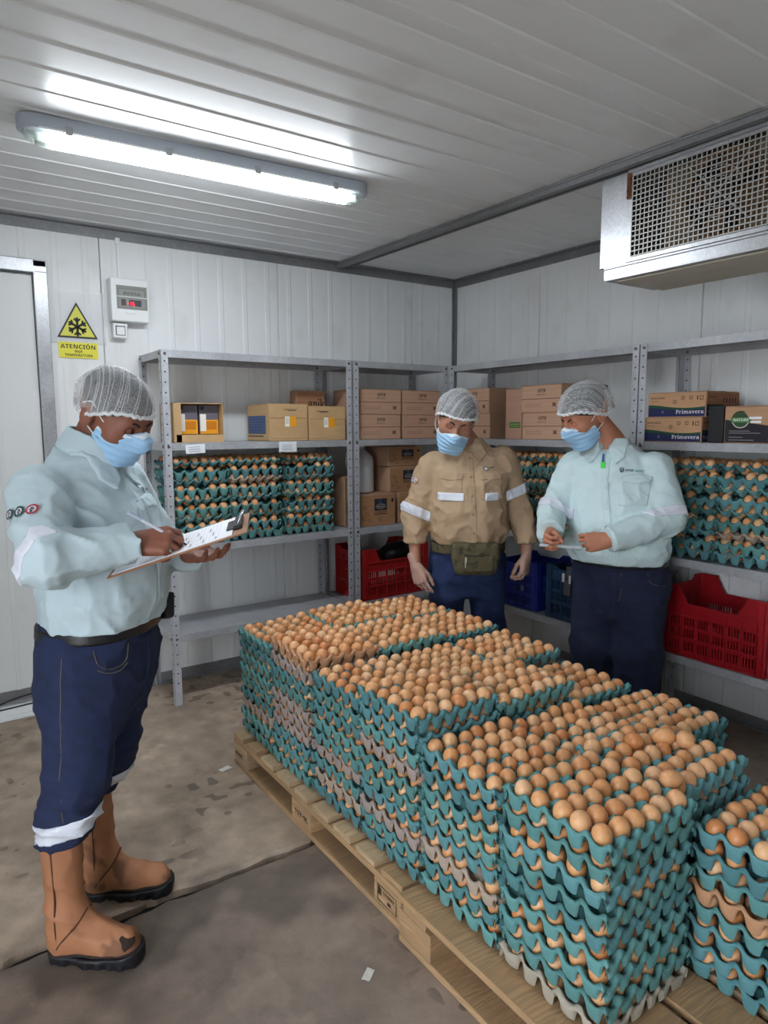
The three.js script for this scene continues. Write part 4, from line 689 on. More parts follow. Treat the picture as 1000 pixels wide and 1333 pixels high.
{ // hair net: thin white gauze with strands
  const tx = canvasTex(512, 512, (c, w, h) => { c.fillStyle = '#454545'; c.fillRect(0, 0, w, h); const q = rng(11); for (let i = 0; i < 3200; i++) { c.strokeStyle = q() < .5 ? '#b0b0b0' : '#2c2c2c'; c.lineWidth = 1; c.beginPath(); const x = q() * w, y = q() * h; c.moveTo(x, y); c.lineTo(x + (q() - .5) * 12, y + (q() - .3) * 12); c.stroke(); } for (let i = 0; i < 16; i++) { c.strokeStyle = '#dddddd'; c.lineWidth = 1 + q() * 2.5; const x = q() * w; c.beginPath(); c.moveTo(x, 0); c.bezierCurveTo(x + (q() - .5) * 60, h * .3, x + (q() - .5) * 60, h * .6, x + (q() - .5) * 90, h); c.stroke(); } });
  tx.colorSpace = THREE.NoColorSpace; tx.wrapS = tx.wrapT = THREE.RepeatWrapping; tx.repeat.set(5, 5);
  HM.net = new THREE.MeshStandardMaterial({ color: 0xf4f6f8, roughness: .6, transparent: true, alphaMap: tx, opacity: .62, side: THREE.DoubleSide });
}
const rimPts = []; for (let i = 0; i < 72; i++) { const a = i / 72 * 2 * PI, z = -.012 + .113 * Math.cos(a), x = .091 * Math.sin(a), y = netEdge(x, z) + .003 * Math.sin(i * 2.7) + .002; const e = Math.sqrt(Math.max(0, 1 - ((y - .036) / .097) ** 2)) + .02 + .03 * noise(i * .9, 3); rimPts.push([x * e, y, -.012 + (z + .012) * e]); }
const rimG = tube(rimPts, .0055, 200, 7, true);
function logoTex() { return canvasTex(512, 128, (c, w, h) => { c.clearRect(0, 0, w, h); c.fillStyle = '#24303a'; c.beginPath(); c.moveTo(10, 14); c.lineTo(100, 8); c.lineTo(104, 60); c.quadraticCurveTo(100, 100, 52, 122); c.quadraticCurveTo(8, 98, 10, 14); c.fill(); c.fillStyle = '#cfe0e0'; c.fillRect(24, 26, 26, 20); c.fillRect(60, 22, 30, 14); c.fillRect(34, 58, 50, 9); c.fillRect(42, 78, 34, 9); c.font = 'bold 76px sans-serif'; c.fillStyle = '#22303a'; c.fillText('HAM', 128, 84); c.fillStyle = '#2f8f86'; c.font = 'italic bold 66px sans-serif'; c.fillText('AGRO', 322, 84); }); }

// ------------------------------------------------ a dressed figure
function figure(S) {
  const P = thing('person', S.label, 'person', S.pos, S.yaw);
  const arm = (a, r0, r1, r2) => union([cap(a.sh, a.el, r0, r1), cap(a.el, a.wr, r1 * .98, r2)], .02);
  const dirOf = (a, b) => V(b[0] - a[0], b[1] - a[1], b[2] - a[2]).normalize();
  // body: one skin mesh (coarse under the clothes, fine head and hands)
  const hm = new THREE.Matrix4().makeRotationFromEuler(new THREE.Euler(S.head.rot[0], S.head.rot[1], S.head.rot[2], 'YXZ')).setPosition(...S.head.pos).scale(V(1, 1, 1).setScalar(S.head.scale || 1));
  const toW = (p) => { const v = V(...p).applyMatrix4(hm); return [v.x, v.y, v.z]; };
  const slim = S.torso.map(r => [r[0], r[1], r[2], r[3] * .82, r[4] * .82]);
  const bodyFs = [loft(slim), cap(S.neck, toW([0, -.03, -.03]), S.neckR || .056, .052)];
  for (const a of [S.armR, S.armL]) bodyFs.push(arm(a, .042, .036, .026));
  for (const l of [S.legR, S.legL]) bodyFs.push(union([cap(l.hip, l.knee, .065, .048), cap(l.knee, l.ank, .048, .036)], .02));
  const bodyF = union(bodyFs, .03);
  const bb = (fs) => fs; const mn = [-.5, 0.02, -.3], mx = [.5, 1.62, .45];
  const bodyG = surfaceNets(bodyF, mn, mx, .011);
  const handR = handGeo(1, ...S.handR.shape); handR.applyMatrix4(handMatrix(S.armR.wr, S.handR.dir, S.handR.back));
  const handL = handGeo(-1, ...S.handL.shape); handL.applyMatrix4(handMatrix(S.armL.wr, S.handL.dir, S.handL.back));
  const hg = headG.clone(); hg.applyMatrix4(hm);
  part('body', [bodyG, hg, handR, handL], S.skin, P);
  if (S.gloves) { const gm = new THREE.MeshPhysicalMaterial({ color: 0xe9e6e4, roughness: .35, transparent: true, opacity: .16 }); for (const h of [handR, handL]) { const g = h.clone(), p = g.attributes.position, n = g.attributes.normal; for (let i = 0; i < p.count; i++) p.setXYZ(i, p.getX(i) + n.getX(i) * .0016, p.getY(i) + n.getY(i) * .0016, p.getZ(i) + n.getZ(i) * .0016); part('vinyl_glove', g, gm, P, 'translucent whitish glove'); } }
  // head gear
  const H_ = new THREE.Group(); H_.name = 'head_covering'; H_.applyMatrix4(hm); P.add(H_);
  part('hair', hairG, S.hair || HM.hair, H_); for (const [n, g, m, l] of [['hair_net', netG, HM.net, 'thin white gauze hair net'], ['elastic_rim', rimG, HM.rim, null]]) { const k = part(n, g, m, H_, l); k.scale.setScalar(S.netScale || 1); k.position.y = ((S.netScale || 1) - 1) * .02; k.position.z = S.netForward || 0; }
  for (const s of [-1, 1]) { part('eyebrow', tube([[s * .014, .022, .1015], [s * .03, .029, .098], [s * .05, .022, .084]], .0032, 10, 6), HM.hair, H_); const e = new THREE.SphereGeometry(.0115, 14, 10); e.translate(s * .031, .003, .083); part('eye', e, std(0x2a211e, { roughness: .3 }), H_); const li = new THREE.SphereGeometry(.0135, 14, 10, 0, 2 * PI, 0, PI * .55); li.rotateX(.55); li.translate(s * .031, .003, .082); part('eyelid', li, S.skin, H_); }
  const MK = new THREE.Group(); MK.name = 'face_mask'; MK.applyMatrix4(hm.clone().multiply(new THREE.Matrix4().makeTranslation(0, S.maskDown || 0, 0))); P.add(MK);
  part('mask_panel', maskG, HM.mask, MK, 'pleated light blue mask'); part('mask_border', maskEdgeG, HM.maskEdge, MK, 'whitish top border');
  for (const s of [-1, 1]) { part('ear_loop', tube([[s * .058, -.028, .066], [s * .074, -.005, .03], [s * .086, .026, -.008], [s * .09, .012, -.03]], .0017, 20, 5), HM.loop, MK); part('ear_loop', tube([[s * .056, -.082, .05], [s * .072, -.055, .02], [s * .086, -.03, -.012], [s * .088, -.01, -.032]], .0017, 20, 5), HM.loop, MK); }
  // shirt
  const aR = arm(S.armR, S.sl[0], S.sl[1], S.sl[2]), aL = arm(S.armL, S.sl[0], S.sl[1], S.sl[2]);
  const tor = loft(S.torso);
  const neckDir = dirOf(S.neck, toW([0, -.02, -.03])); const nb = S.neck;
  const neckHole = cap(nb, [nb[0] + neckDir.x * .2, nb[1] + neckDir.y * .2, nb[2] + neckDir.z * .2], .062, .075);
  const vee = cap([nb[0], nb[1] + .02, nb[2] + .07], [nb[0], nb[1] - S.vee, nb[2] + .12], .045, .012);
  const cuff = (a) => { const d = dirOf(a.el, a.wr); return (x, y, z) => (x - a.wr[0]) * d.x + (y - a.wr[1]) * d.y + (z - a.wr[2]) * d.z - S.cuffEnd; };
  const cR = cuff(S.armR), cL = cuff(S.armL); const wa = S.wrinkle, sd = S.seed;
  const elb = (a) => (x, y, z) => { const d = Math.hypot(x - a.el[0], y - a.el[1], z - a.el[2]); return sstep(.2, .03, d); }; const eR = elb(S.armR), eL = elb(S.armL);
  const shirt = (x, y, z) => {
    const r = Math.max(aR(x, y, z), cR(x, y, z)), l = Math.max(aL(x, y, z), cL(x, y, z)); const t = tor(x, y, z); let d = smin(t, smin(r, l, .01), .016);
    if (d < .05) {
      const E = Math.max(eR(x, y, z), eL(x, y, z)), low = sstep(S.hem + .3, S.hem, y);
      const w = wa * (crease(x * 6 + sd, y * 6 + x * 5, z * 6) * .8 + .55 * crease(x * 13 + y * 8, y * 12 - x * 6 + sd, z * 13) + .25 * crease(x * 30 + y * 12, y * 26 + sd, z * 30) + .9 * E * crease(x * 13 + y * 8, y * 22 + z * 10, z * 13 + sd) + .7 * low * crease(x * 19 + sd, y * 9 + z * 3, z * 17));
      d -= w;
    }
    d = smax(d, -neckHole(x, y, z), .006); d = smax(d, -vee(x, y, z), .006); return Math.max(d, S.hem - y);
  };
  const box = S.box || [[-.5, S.hem - .03, -.32], [.5, 1.46, .5]];
  const sh = new THREE.Group(); sh.name = 'shirt'; P.add(sh);
  part('shirt_fabric', surfaceNets(shirt, box[0], box[1], S.cell), S.shirtM, sh);
  const shell = (name, off, region, mat, b, cell, label) => { const g = surfaceNets((x, y, z) => Math.max(shirt(x, y, z) - off, region(x, y, z), -(shirt(x, y, z) + .012)), b ? b[0] : box[0], b ? b[1] : box[1], cell || .0055); return part(name, g, mat, sh, label); };
  // placket, pocket, buttons
  const px = S.placketX || (() => 0);
  shell('placket', .0035, (x, y, z) => Math.max(Math.abs(x - px(y)) - .017, y - (nb[1] - S.vee + .005), S.hem + .01 - y, .02 - z), S.shirtM, [[-.12, S.hem - .02, 0], [.12, 1.4, .4]]);
  for (const pk of S.pockets) { shell('pocket', .0035, (x, y, z) => Math.max(Math.abs(x - pk.x) - .055, Math.abs(y - pk.y) - .062, .0 - z), S.shirtM, [[pk.x - .08, pk.y - .09, 0], [pk.x + .08, pk.y + .09, .35]]); shell('pocket_flap', .0075, (x, y, z) => Math.max(Math.abs(x - pk.x) - .058, Math.abs(y - pk.y - .05) - .02 + .15 * Math.abs(x - pk.x), .0 - z), S.shirtM, [[pk.x - .08, pk.y - .0, 0], [pk.x + .08, pk.y + .1, .35]]); if (pk.band) shell('reflective_band', .006, (x, y, z) => Math.max(Math.abs(x - pk.x - (pk.bx || 0)) - (pk.bw || .055), Math.abs(y - pk.y + .045) - .019, -z), MREF, [[pk.x - .08, pk.y - .09, 0], [pk.x + .08, pk.y + .09, .35]], .0045, 'white reflective band'); }
  // collar: a flared ring with open points at the front
  const ax = V(neckDir.x * .6, 1, Math.min(.35, neckDir.z)).normalize(), F0 = V(0, 0, 1), fr = F0.sub(ax.clone().multiplyScalar(ax.dot(F0))).normalize(), sd_ = new THREE.Vector3().crossVectors(ax, fr);
  part('collar', surfaceNets((x, y, z) => { const v = V(x - nb[0], y - nb[1], z - nb[2]); const t = v.dot(ax), a = v.dot(fr), b = v.dot(sd_), rho = Math.hypot(a * .95, b), c = a / (rho + 1e-6); const fold = .016 + .052; const rad = .066 + .014 * clamp((.05 - t) / .05) + Math.max(0, c) * .012; const lowEnd = -.012 - .038 * sstep(.25, .85, c) + S.collarDrop * 0; return Math.max((Math.abs(rho - rad) - .0042) * .9, t - .052 + .03 * sstep(.3, 1, c), lowEnd - t, c > 0 ? .02 + (.052 - t) * .22 - Math.abs(b) : -1); }, [nb[0] - .14, nb[1] - .09, nb[2] - .14], [nb[0] + .14, nb[1] + .12, nb[2] + .16], .0042), S.shirtM, sh);
  for (const s of [-1, 1]) shell('collar_leaf', .008, (x, y, z) => { const u = s * (x - nb[0]), vt = nb[1] - .02; return Math.max(y - nb[1] - .012, nb[1] - .1 + 1.0 * Math.abs(u - .058) - y, .008 + .42 * Math.max(0, vt - y) - u, u - .088, -z); }, S.shirtM, [[nb[0] - .11, nb[1] - .13, -.02], [nb[0] + .11, nb[1] + .04, .26]], .0042);
  const btn = []; for (let y = S.hem + .07; y < nb[1] - S.vee; y += .088) { const x = px(y); let z = .35; while (z > 0 && shirt(x, y, z) > .004) z -= .003; const c = cyl(.0055, .0055, .003, 12); c.rotateX(PI / 2); c.translate(x, y, z + .002); btn.push(c); } if (btn.length) part('button', btn, S.buttonM || S.shirtM, sh);
  for (const b of S.bands) { const a = b.arm === 'R' ? S.armR : S.armL, c = [0, 1, 2].map(i => (b.t < 1 ? a.sh : a.el)[i] + ((b.t < 1 ? a.el : a.wr)[i] - (b.t < 1 ? a.sh : a.el)[i]) * (b.t % 1)); const d = b.t < 1 ? dirOf(a.sh, a.el) : dirOf(a.el, a.wr); const tf = tor; shell('reflective_band', .0045, (x, y, z) => Math.max(Math.abs((x - c[0]) * d.x + (y - c[1]) * d.y + (z - c[2]) * d.z + (b.skew ? b.skew * (z - c[2]) : 0)) - b.w, Math.hypot(x - c[0] - (b.off || 0), y - c[1], z - c[2]) - (b.r || .125), (a === S.armR ? aR : aL)(x, y, z) - .03), MREF, [[c[0] - .13, c[1] - .13, c[2] - .13], [c[0] + .13, c[1] + .13, c[2] + .13]], .0045, 'white reflective sleeve band'); }
  // flat prints: patches that follow the cloth
  for (const pr of S.prints || []) {
    const nx = 12, ny = 5, g = new THREE.PlaneGeometry(pr.w, pr.h, nx, ny), p = g.attributes.position; const q = new THREE.Quaternion().setFromUnitVectors(V(0, 0, 1), V(...pr.n).normalize()); const n = V(...pr.n).normalize();
    for (let i = 0; i < p.count; i++) { const v = V(p.getX(i), p.getY(i), 0).applyAxisAngle(V(0, 0, 1), pr.roll || 0).applyQuaternion(q).add(V(...pr.c)); let t = .12; for (; t > -.25; t -= .002) if (shirt(v.x + n.x * t, v.y + n.y * t, v.z + n.z * t) < .0075) break; p.setXYZ(i, v.x + n.x * t, v.y + n.y * t, v.z + n.z * t); }
    g.computeVertexNormals(); part(pr.name, g, pr.mat, sh, pr.label);
  }
  // trousers
  const legF = (l) => union([cap(l.hip, l.knee, S.leg[0], S.leg[1]), cap(l.knee, l.ank, S.leg[1], S.leg[2])], .03);
  const lR = legF(S.legR), lL = legF(S.legL), pel = loft(S.pelvis);
  const jeans = (x, y, z) => { const legs = Math.max(smin(lR(x, y, z), lL(x, y, z), .012), S.cuffY(x, z) - y); let d = smin(legs, pel(x, y, z), .045); if (d < .05) { const low = sstep(S.kneeY + .12, S.kneeY - .12, y), w = .006 * (crease(x * 6, y * 8 + sd, z * 6) + .7 * crease(x * 14 + y * 6, y * 16, z * 14 + sd)) + .011 * low * crease(x * 6 + sd, y * 19 + x * 7, z * 6) + .006 * low * crease(x * 16 + sd, y * 34 + x * 9, z * 16); d -= w; } return Math.max(d, y - S.belt, S.cuffMin - y); };
  const jg = new THREE.Group(); jg.name = 'jeans'; P.add(jg);
  part('denim', surfaceNets(jeans, [-.36, S.cuffMin - .03, -.3], [.36, S.belt + .03, .33], S.cell), S.denimM, jg);
  const jshell = (name, off, region, mat, b, label, par) => part(name, surfaceNets((x, y, z) => Math.max(jeans(x, y, z) - off, region(x, y, z), -(jeans(x, y, z) + .012)), b[0], b[1], .005), mat, par || jg, label);
  if (S.beltM) { const gb = loft(S.pelvis); part('belt', surfaceNets((x, y, z) => Math.max(Math.abs(gb(x, y, z) - .007) - .005, Math.abs(y - S.beltY) - .019), [-.28, S.beltY - .04, -.28], [.28, S.beltY + .04, .3], .006), S.beltM, P, 'black leather belt'); }
  for (const b of S.legBands || []) { const l = b.leg === 'R' ? lR : lL; jshell('reflective_band', .004, (x, y, z) => Math.max(Math.abs(y - b.y - b.slope * (x - b.x0) - (b.sz || 0) * z) - b.w, l(x, y, z) - .05), MREF, [[-.34, b.y - .12, -.25], [.34, b.y + .12, .3]], 'white reflective leg band'); }
  if (S.fly) jshell('fly', .003, (x, y, z) => Math.max(Math.abs(x - .018) - .018, y - S.beltY + .03, S.beltY - .2 - y, -z), S.denimM, [[-.05, S.beltY - .24, 0], [.07, S.beltY, .3]]);
  for (const p of S.seams || []) { const pts = []; for (let i = 0; i <= 14; i++) { const y = p.y0 + (p.y1 - p.y0) * i / 14; const d = V(...p.dir).normalize(); let t = .3; const cx = p.leg ? p.leg.hip[0] + (p.leg.ank[0] - p.leg.hip[0]) * (i / 14) * .9 : p.x || 0, cz = p.leg ? p.leg.hip[2] + (p.leg.ank[2] - p.leg.hip[2]) * (i / 14) : 0; for (; t > 0; t -= .002) if (jeans(cx + d.x * t, y, cz + d.z * t) < .001) break; pts.push([cx + d.x * t, y, cz + d.z * t]); } part('stitching', tube(pts, .0011, 40, 5), std(0x6d6254), jg, 'brown stitching'); }
  for (const p of S.stitches || []) { const pts = p.pts.map(([x, y]) => { const d = V(...p.dir).normalize(); let t = .3; for (; t > -.1; t -= .002) if (jeans(x + d.x * t, y, p.z + d.z * t) < .0015) break; return [x + d.x * t, y, p.z + d.z * t]; }); part('stitching', tube(pts, .0012, 30, 5), std(0x6d6254), jg, 'tan stitching'); }
  // boots
  const bootM = S.bootM, soleM = M.black;
  for (const [k, f] of [['R', S.footR], ['L', S.footL]]) {
    const [h, t] = f, d = V(t[0] - h[0], 0, t[1] - h[1]), L = d.length(); d.normalize(); const s = V(d.z, 0, -d.x); const leg = k === 'R' ? S.legR : S.legL;
    const pt = (u, y, w = 0) => [h[0] + d.x * u + s.x * w, y, h[1] + d.z * u + s.z * w];
    const F = union([cap(pt(.055, .055), pt(L - .055, .045), .04, .034), cap(pt(L - .09, .045, .012), pt(L - .05, .048, .004), .034, .034), cap(pt(.05, .06), pt(.056, .14), .042, .044), cap(pt(.056, .14), [leg.ank[0] * .5 + pt(.05, 0)[0] * .5, .40, leg.ank[2] * .5 + pt(.05, 0)[2] * .5], .046, .058), cap(pt(.08, .1), pt(.15, .06), .045, .036)], .035);
    const sd2 = sd; const b = new THREE.Group(); b.name = 'boot'; P.add(b);
    const X = [h[0], t[0]], Z = [h[1], t[1]], bbx = [[Math.min(...X) - .13, -.01, Math.min(...Z) - .13], [Math.max(...X) + .13, .44, Math.max(...Z) + .13]];
    part('boot_upper', surfaceNets((x, y, z) => Math.max(F(x, y, z) - .0035 * crease(x * 18, y * 16, z * 18 + sd2) - .006 * sstep(.05, .1, y) * sstep(.3, .15, y) * crease(x * 9 + sd2, y * 34 + (x + z) * 9, z * 9) + .002, .022 - y, y - .40), bbx[0], bbx[1], .0062), bootM, b);
    const plan = union([cap(pt(.045, 0), pt(L * .5, 0), .043, .04), cap(pt(L * .5, 0), pt(L - .052, 0, .003), .04, .052)], .04);
    part('sole', surfaceNets((x, y, z) => { const v = V(x - h[0], 0, z - h[1]); const u = v.dot(d), w = v.dot(s); const tread = .004 * (Math.sin(u * 190) > 0 ? 1 : 0) + .0; return Math.max(plan(x, 0, z) - .0 + (y < .018 ? tread : 0), y - .031 - .012 * sstep(L * .6, L, u), .001 - y, (u > .075 && u < .105) ? .01 - y : -1); }, [bbx[0][0], -.01, bbx[0][2]], [bbx[1][0], .06, bbx[1][2]], .0052), soleM, b, 'black treaded sole');
    const onBoot = (cx, cz, dx, dz, y) => { let t = .22; for (; t > -.05; t -= .0015) if (F(cx + dx * t, y, cz + dz * t) < .0005) break; return [cx + dx * t, y, cz + dz * t]; };
    const seamM = S.seamM || std(0x5d3a27, { roughness: .9 }), ctr = pt(.075, 0), vamp = [], foxing = [];
    for (let i = 0; i <= 24; i++) { const a_ = R(-115 + 230 * i / 24), ca = Math.cos(a_), sa = Math.sin(a_); vamp.push(onBoot(ctr[0], ctr[2], d.x * ca + s.x * sa, d.z * ca + s.z * sa, .06 + .085 * Math.pow(Math.max(0, ca + .42) / 1.42, .8))); }
    part('seam', tube(vamp, .0024, 60, 5), seamM, b, 'dark stitched seam over the instep');
    for (const sg of [-1, 1]) { const side = []; for (let i = 0; i <= 12; i++) { const y = .08 + .28 * i / 12; side.push(onBoot(pt(.055 + .004 * Math.sin(i), 0)[0], pt(.055, 0)[2], s.x * sg, s.z * sg, y)); } part('seam', tube(side, .0022, 30, 5), seamM, b); }
    for (let i = 0; i <= 40; i++) { const a_ = i / 40 * 2 * PI, e = pt(L * .5, 0); const ca = Math.cos(a_), sa = Math.sin(a_); foxing.push(onBoot(e[0] + d.x * ca * L * .3, e[2] + d.z * ca * L * .3, d.x * ca + s.x * sa, d.z * ca + s.z * sa, .036 + .008 * Math.max(0, ca))); }
    part('welt', tube(foxing, .0036, 90, 5, true), std(0x2a211d, { roughness: .8 }), b, 'dark welt above the sole');
    if (S.toeWorn && k === 'R') { const c = pt(L - .03, .072, -.018); part('scuff', surfaceNets((x, y, z) => Math.max(F(x, y, z) - .0028, ell(c, [.022, .016, .03])(x, y, z) + .02 * (noise(x * 70, y * 70, z * 70) - .45)), bbx[0], bbx[1], .0036), std(0x33241d, { roughness: .95 }), b, 'scuffed dark toe'); }
  }
  return { P, shirt, jeans, toW, hm, sh, jg };
}
const MREF = std(0xdfe3ee, { roughness: .35 });
const skinM = (c) => new THREE.MeshPhysicalMaterial({ color: c, roughness: .55, sheen: .2, sheenRoughness: .5, bumpMap: texPulp, bumpScale: .0004 });
const clothM = (c) => new THREE.MeshPhysicalMaterial({ color: c, roughness: .85, sheen: .25, sheenRoughness: .6, bumpMap: texCloth, bumpScale: .0004 });
const denim = (c) => std(c, { map: texDenim, roughness: .9 });
const mint = clothM(0xc0d3d9), mint2 = clothM(0xcbe0e2), khaki = clothM(0xb2977a);
const relaxed = [[[18, 22, 12], [24, 28, 16], [28, 32, 18], [32, 34, 20]], [[-.55, .8, -.35], [-.3, .9, -.35], [-.1, .9, -.35]], 1];
const badge = (bg, fg) => canvasTex(128, 128, (c, w, h) => { c.clearRect(0, 0, w, h); c.fillStyle = bg; c.beginPath(); c.arc(64, 64, 62, 0, 7); c.fill(); c.fillStyle = '#d9dde0'; c.beginPath(); c.arc(64, 64, 40, 0, 7); c.fill(); c.fillStyle = fg; c.fillRect(48, 38, 32, 18); c.fillRect(36, 60, 56, 12); c.beginPath(); c.arc(64, 88, 14, 0, 7); c.fill(); });
const decal = (t) => new THREE.MeshStandardMaterial({ map: t, transparent: true, roughness: .7 });

// ---------------------------------------------------------------- the man with the clipboard
{
  const S = {
    label: 'man in pale mint shirt, dark jeans and brown boots writing on a clipboard', pos: [-2.808, 0, 1.745], yaw: R(48), seed: 3,
    torso: [[.86, 0, .015, .165, .135], [.90, 0, .022, .18, .148], [.96, 0, .03, .188, .158], [1.04, 0, .032, .184, .155], [1.12, 0, .025, .184, .146], [1.2, 0, .012, .19, .134], [1.25, 0, -.002, .178, .118], [1.3, 0, -.01, .142, .1], [1.34, 0, -.01, .1, .084], [1.37, 0, -.005, .07, .068]],
    pelvis: [[.62, -.03, .0, .13, .11], [.72, -.02, .0, .168, .14], [.80, 0, .008, .172, .142], [.92, 0, .012, .166, .138]],
    neck: [0, 1.362, .008], vee: .075, maskDown: .012, head: { pos: [.003, 1.460, .08], rot: [R(30), R(-13), R(2)] }, netScale: .97, netForward: .004,
    armR: { sh: [-.176, 1.255, -.03], el: [-.315, 1.122, .07], wr: [-.178, 1.14, .212] }, armL: { sh: [.175, 1.25, 0], el: [.275, 1.04, .07], wr: [.105, 1.058, .235] },
    handR: { dir: [.26, .06, .95], back: [-.7, .65, .1], shape: [[[35, 55, 25], [45, 60, 30], [55, 65, 30], [60, 65, 30]], [[-.3, .8, -.6], [.1, .85, -.55], [.3, .8, -.5]], .6] },
    handL: { dir: [-.45, .05, .85], back: [.15, -.95, .1], shape: [[[8, 25, 15], [8, 25, 15], [8, 25, 15], [10, 28, 15]], [[-.7, .6, -.55], [-.2, .8, -.6], [0, .9, -.5]], .8] },
    sl: [.074, .06, .049], cuffEnd: -.005, hem: .89, cell: .0066, wrinkle: .0085, collarDrop: 0,
    shirtM: mint, skin: skinM(0x8a5642), pockets: [{ x: .085, y: 1.17 }], bands: [{ arm: 'R', t: .93, w: .03, skew: .75, off: -.06, r: .085 }, { arm: 'L', t: .95, w: .026 }],
    prints: [
      { name: 'chest_logo', w: .085, h: .024, c: [.1, 1.247, .11], n: [.15, .25, 1], mat: decal(logoTex()), label: 'dark and green embroidered lettering' },
      ...[[.03, 'grey'], [.0, '#3d4d52'], [-.036, '#b0394a']].map(([dz, col], i) => ({ name: 'sleeve_badge', w: .028, h: .028, c: [-.28, 1.222 + i * .006, -.005 + (i - 1) * .034], n: [-1, .25, .1], mat: decal(badge(i === 2 ? '#b0394a' : i === 1 ? '#2f4a48' : '#3a4250', '#2a3038')), label: i === 2 ? 'round red sleeve badge' : 'round dark sleeve badge' })),
    ],
    legR: { hip: [-.1, .78, .0], knee: [-.165, .52, .02], ank: [-.192, .33, -.025] }, legL: { hip: [.085, .78, .01], knee: [.03, .52, -.005], ank: [.03, .32, -.075] },
    leg: [.102, .078, .06], kneeY: .5, belt: .91, beltY: .882, cuffMin: .33, cuffY: (x) => .335 + (x > -.06 ? .015 : 0), beltM: std(0x141418, { roughness: .35 }), denimM: denim(0x26345c), fly: true,
    legBands: [{ leg: 'R', y: .385, slope: 0, x0: 0, w: .024, sz: .18 }, { leg: 'L', y: .40, slope: 0, x0: 0, w: .022, sz: .1 }],
    seams: [{ leg: null, x: -.1, dir: [-1, 0, .15], y0: .84, y1: .42 }],
    stitches: [{ z: 0, dir: [-.45, 0, 1], pts: [[-.13, .852], [-.125, .815], [-.1, .798], [-.06, .795], [-.035, .805], [-.028, .85]] }, { z: 0, dir: [-.45, 0, 1], pts: [[-.128, .8], [-.1, .787], [-.06, .784], [-.03, .796]] }],
    footR: [[-.203, -.075], [-.19, .19]], footL: [[.028, -.115], [.092, .15]], bootM: new THREE.MeshStandardMaterial({ color: 0xb27d5c, roughness: .7, map: dataTex(256, 256, (u, v) => { const a = tfbm(u, v, 6, 301, 4), s = sstep(.62, .72, tfbm(u, v, 9, 311, 4)); const n = .95 + .2 * (a - .5) - .25 * s; return [n, n * .97, n * .93]; }) }), bootTab: true, toeWorn: true,
  };
  const F = figure(S);
  // belt pouch poking out under the shirt
  const bp = part('belt_pouch', bx(.05, .075, .03, .0, 0, 0, .008), M.black, F.P, 'black pouch on the belt'); bp.position.set(.1, .905, .165); bp.rotation.set(.2, .7, -.5);
}
{ // clipboard and pen
  const o = V(-2.808, 0, 1.745), q = new THREE.Quaternion().setFromAxisAngle(V(0, 1, 0), R(48));
  const u = V(.25, .30, .92).normalize(), v0 = V(.97, .10, -.22), n = new THREE.Vector3().crossVectors(u, v0).normalize(), v = new THREE.Vector3().crossVectors(n, u).normalize();
  const Mx = new THREE.Matrix4().makeBasis(v, u, n).setPosition(-.225, 1.058, .165);
  const cb = new THREE.Group(); cb.name = numbered('clipboard'); tag(cb, 'brown clipboard with white form held by the man at left', 'clipboard'); scene.add(cb);
  cb.applyMatrix4(Mx); cb.applyMatrix4(new THREE.Matrix4().makeRotationFromQuaternion(q).setPosition(o));
  part('board', bx(.235, .36, .004, .1175, .18, 0, .0018), std(0x9a6a48, { roughness: .6 }), cb);
  const tx = canvasTex(512, 720, (c, w, h) => { c.fillStyle = '#f3f4f8'; c.fillRect(0, 0, w, h); c.strokeStyle = '#b9bdcc'; c.lineWidth = 1.5; for (let y = 90; y < h - 30; y += 26) { c.beginPath(); c.moveTo(30, y); c.lineTo(w - 30, y); c.stroke(); } for (const x of [30, 150, 300, 400, w - 30]) { c.beginPath(); c.moveTo(x, 90); c.lineTo(x, h - 40); c.stroke(); } c.fillStyle = '#8b91a5'; for (let i = 0; i < 9; i++) c.fillRect(40 + (i % 3) * 120, 98 + i * 26, 60 + (i * 37) % 40, 8); });
  const pg = new THREE.BoxGeometry(.215, .31, .0014); pg.translate(.118, .165, .003); part('paper_form', pg, new THREE.MeshStandardMaterial({ map: tx, roughness: .7 }), cb, 'white printed form');
  part('clip', [bx(.12, .022, .012, .1175, .335, .008, .003), bx(.1, .03, .003, .1175, .318, .006, .001)], std(0x3a3a40, { metalness: .7, roughness: .35 }), cb, 'dark metal clip');
  part('clip_handle', tube([[.08, .335, .012], [.085, .35, .028], [.1175, .358, .034], [.15, .35, .028], [.155, .335, .012]], .0022, 24, 6), std(0xc6c8cc, { metalness: .9, roughness: .25 }), cb);
  const pen = thing('pen', 'slim clear ballpoint pen in the writing hand', 'pen'); const W = (x, y, z) => V(x, y, z).applyQuaternion(q).add(o);
  const a = W(-.112, 1.126, .325), b = W(-.21, 1.22, .225), d = b.clone().sub(a);
  part('barrel', bar(a.clone().addScaledVector(d, .1), b, .0042, 10), std(0xdfe3ee, { roughness: .25 }), pen); part('tip', bar(a, a.clone().addScaledVector(d, .1), .0028, 8), std(0x22304f), pen); part('pen_cap', bar(a.clone().addScaledVector(d, .8), b.clone().addScaledVector(d, .03), .005, 10), std(0xb9c4d8, { roughness: .2 }), pen);
}
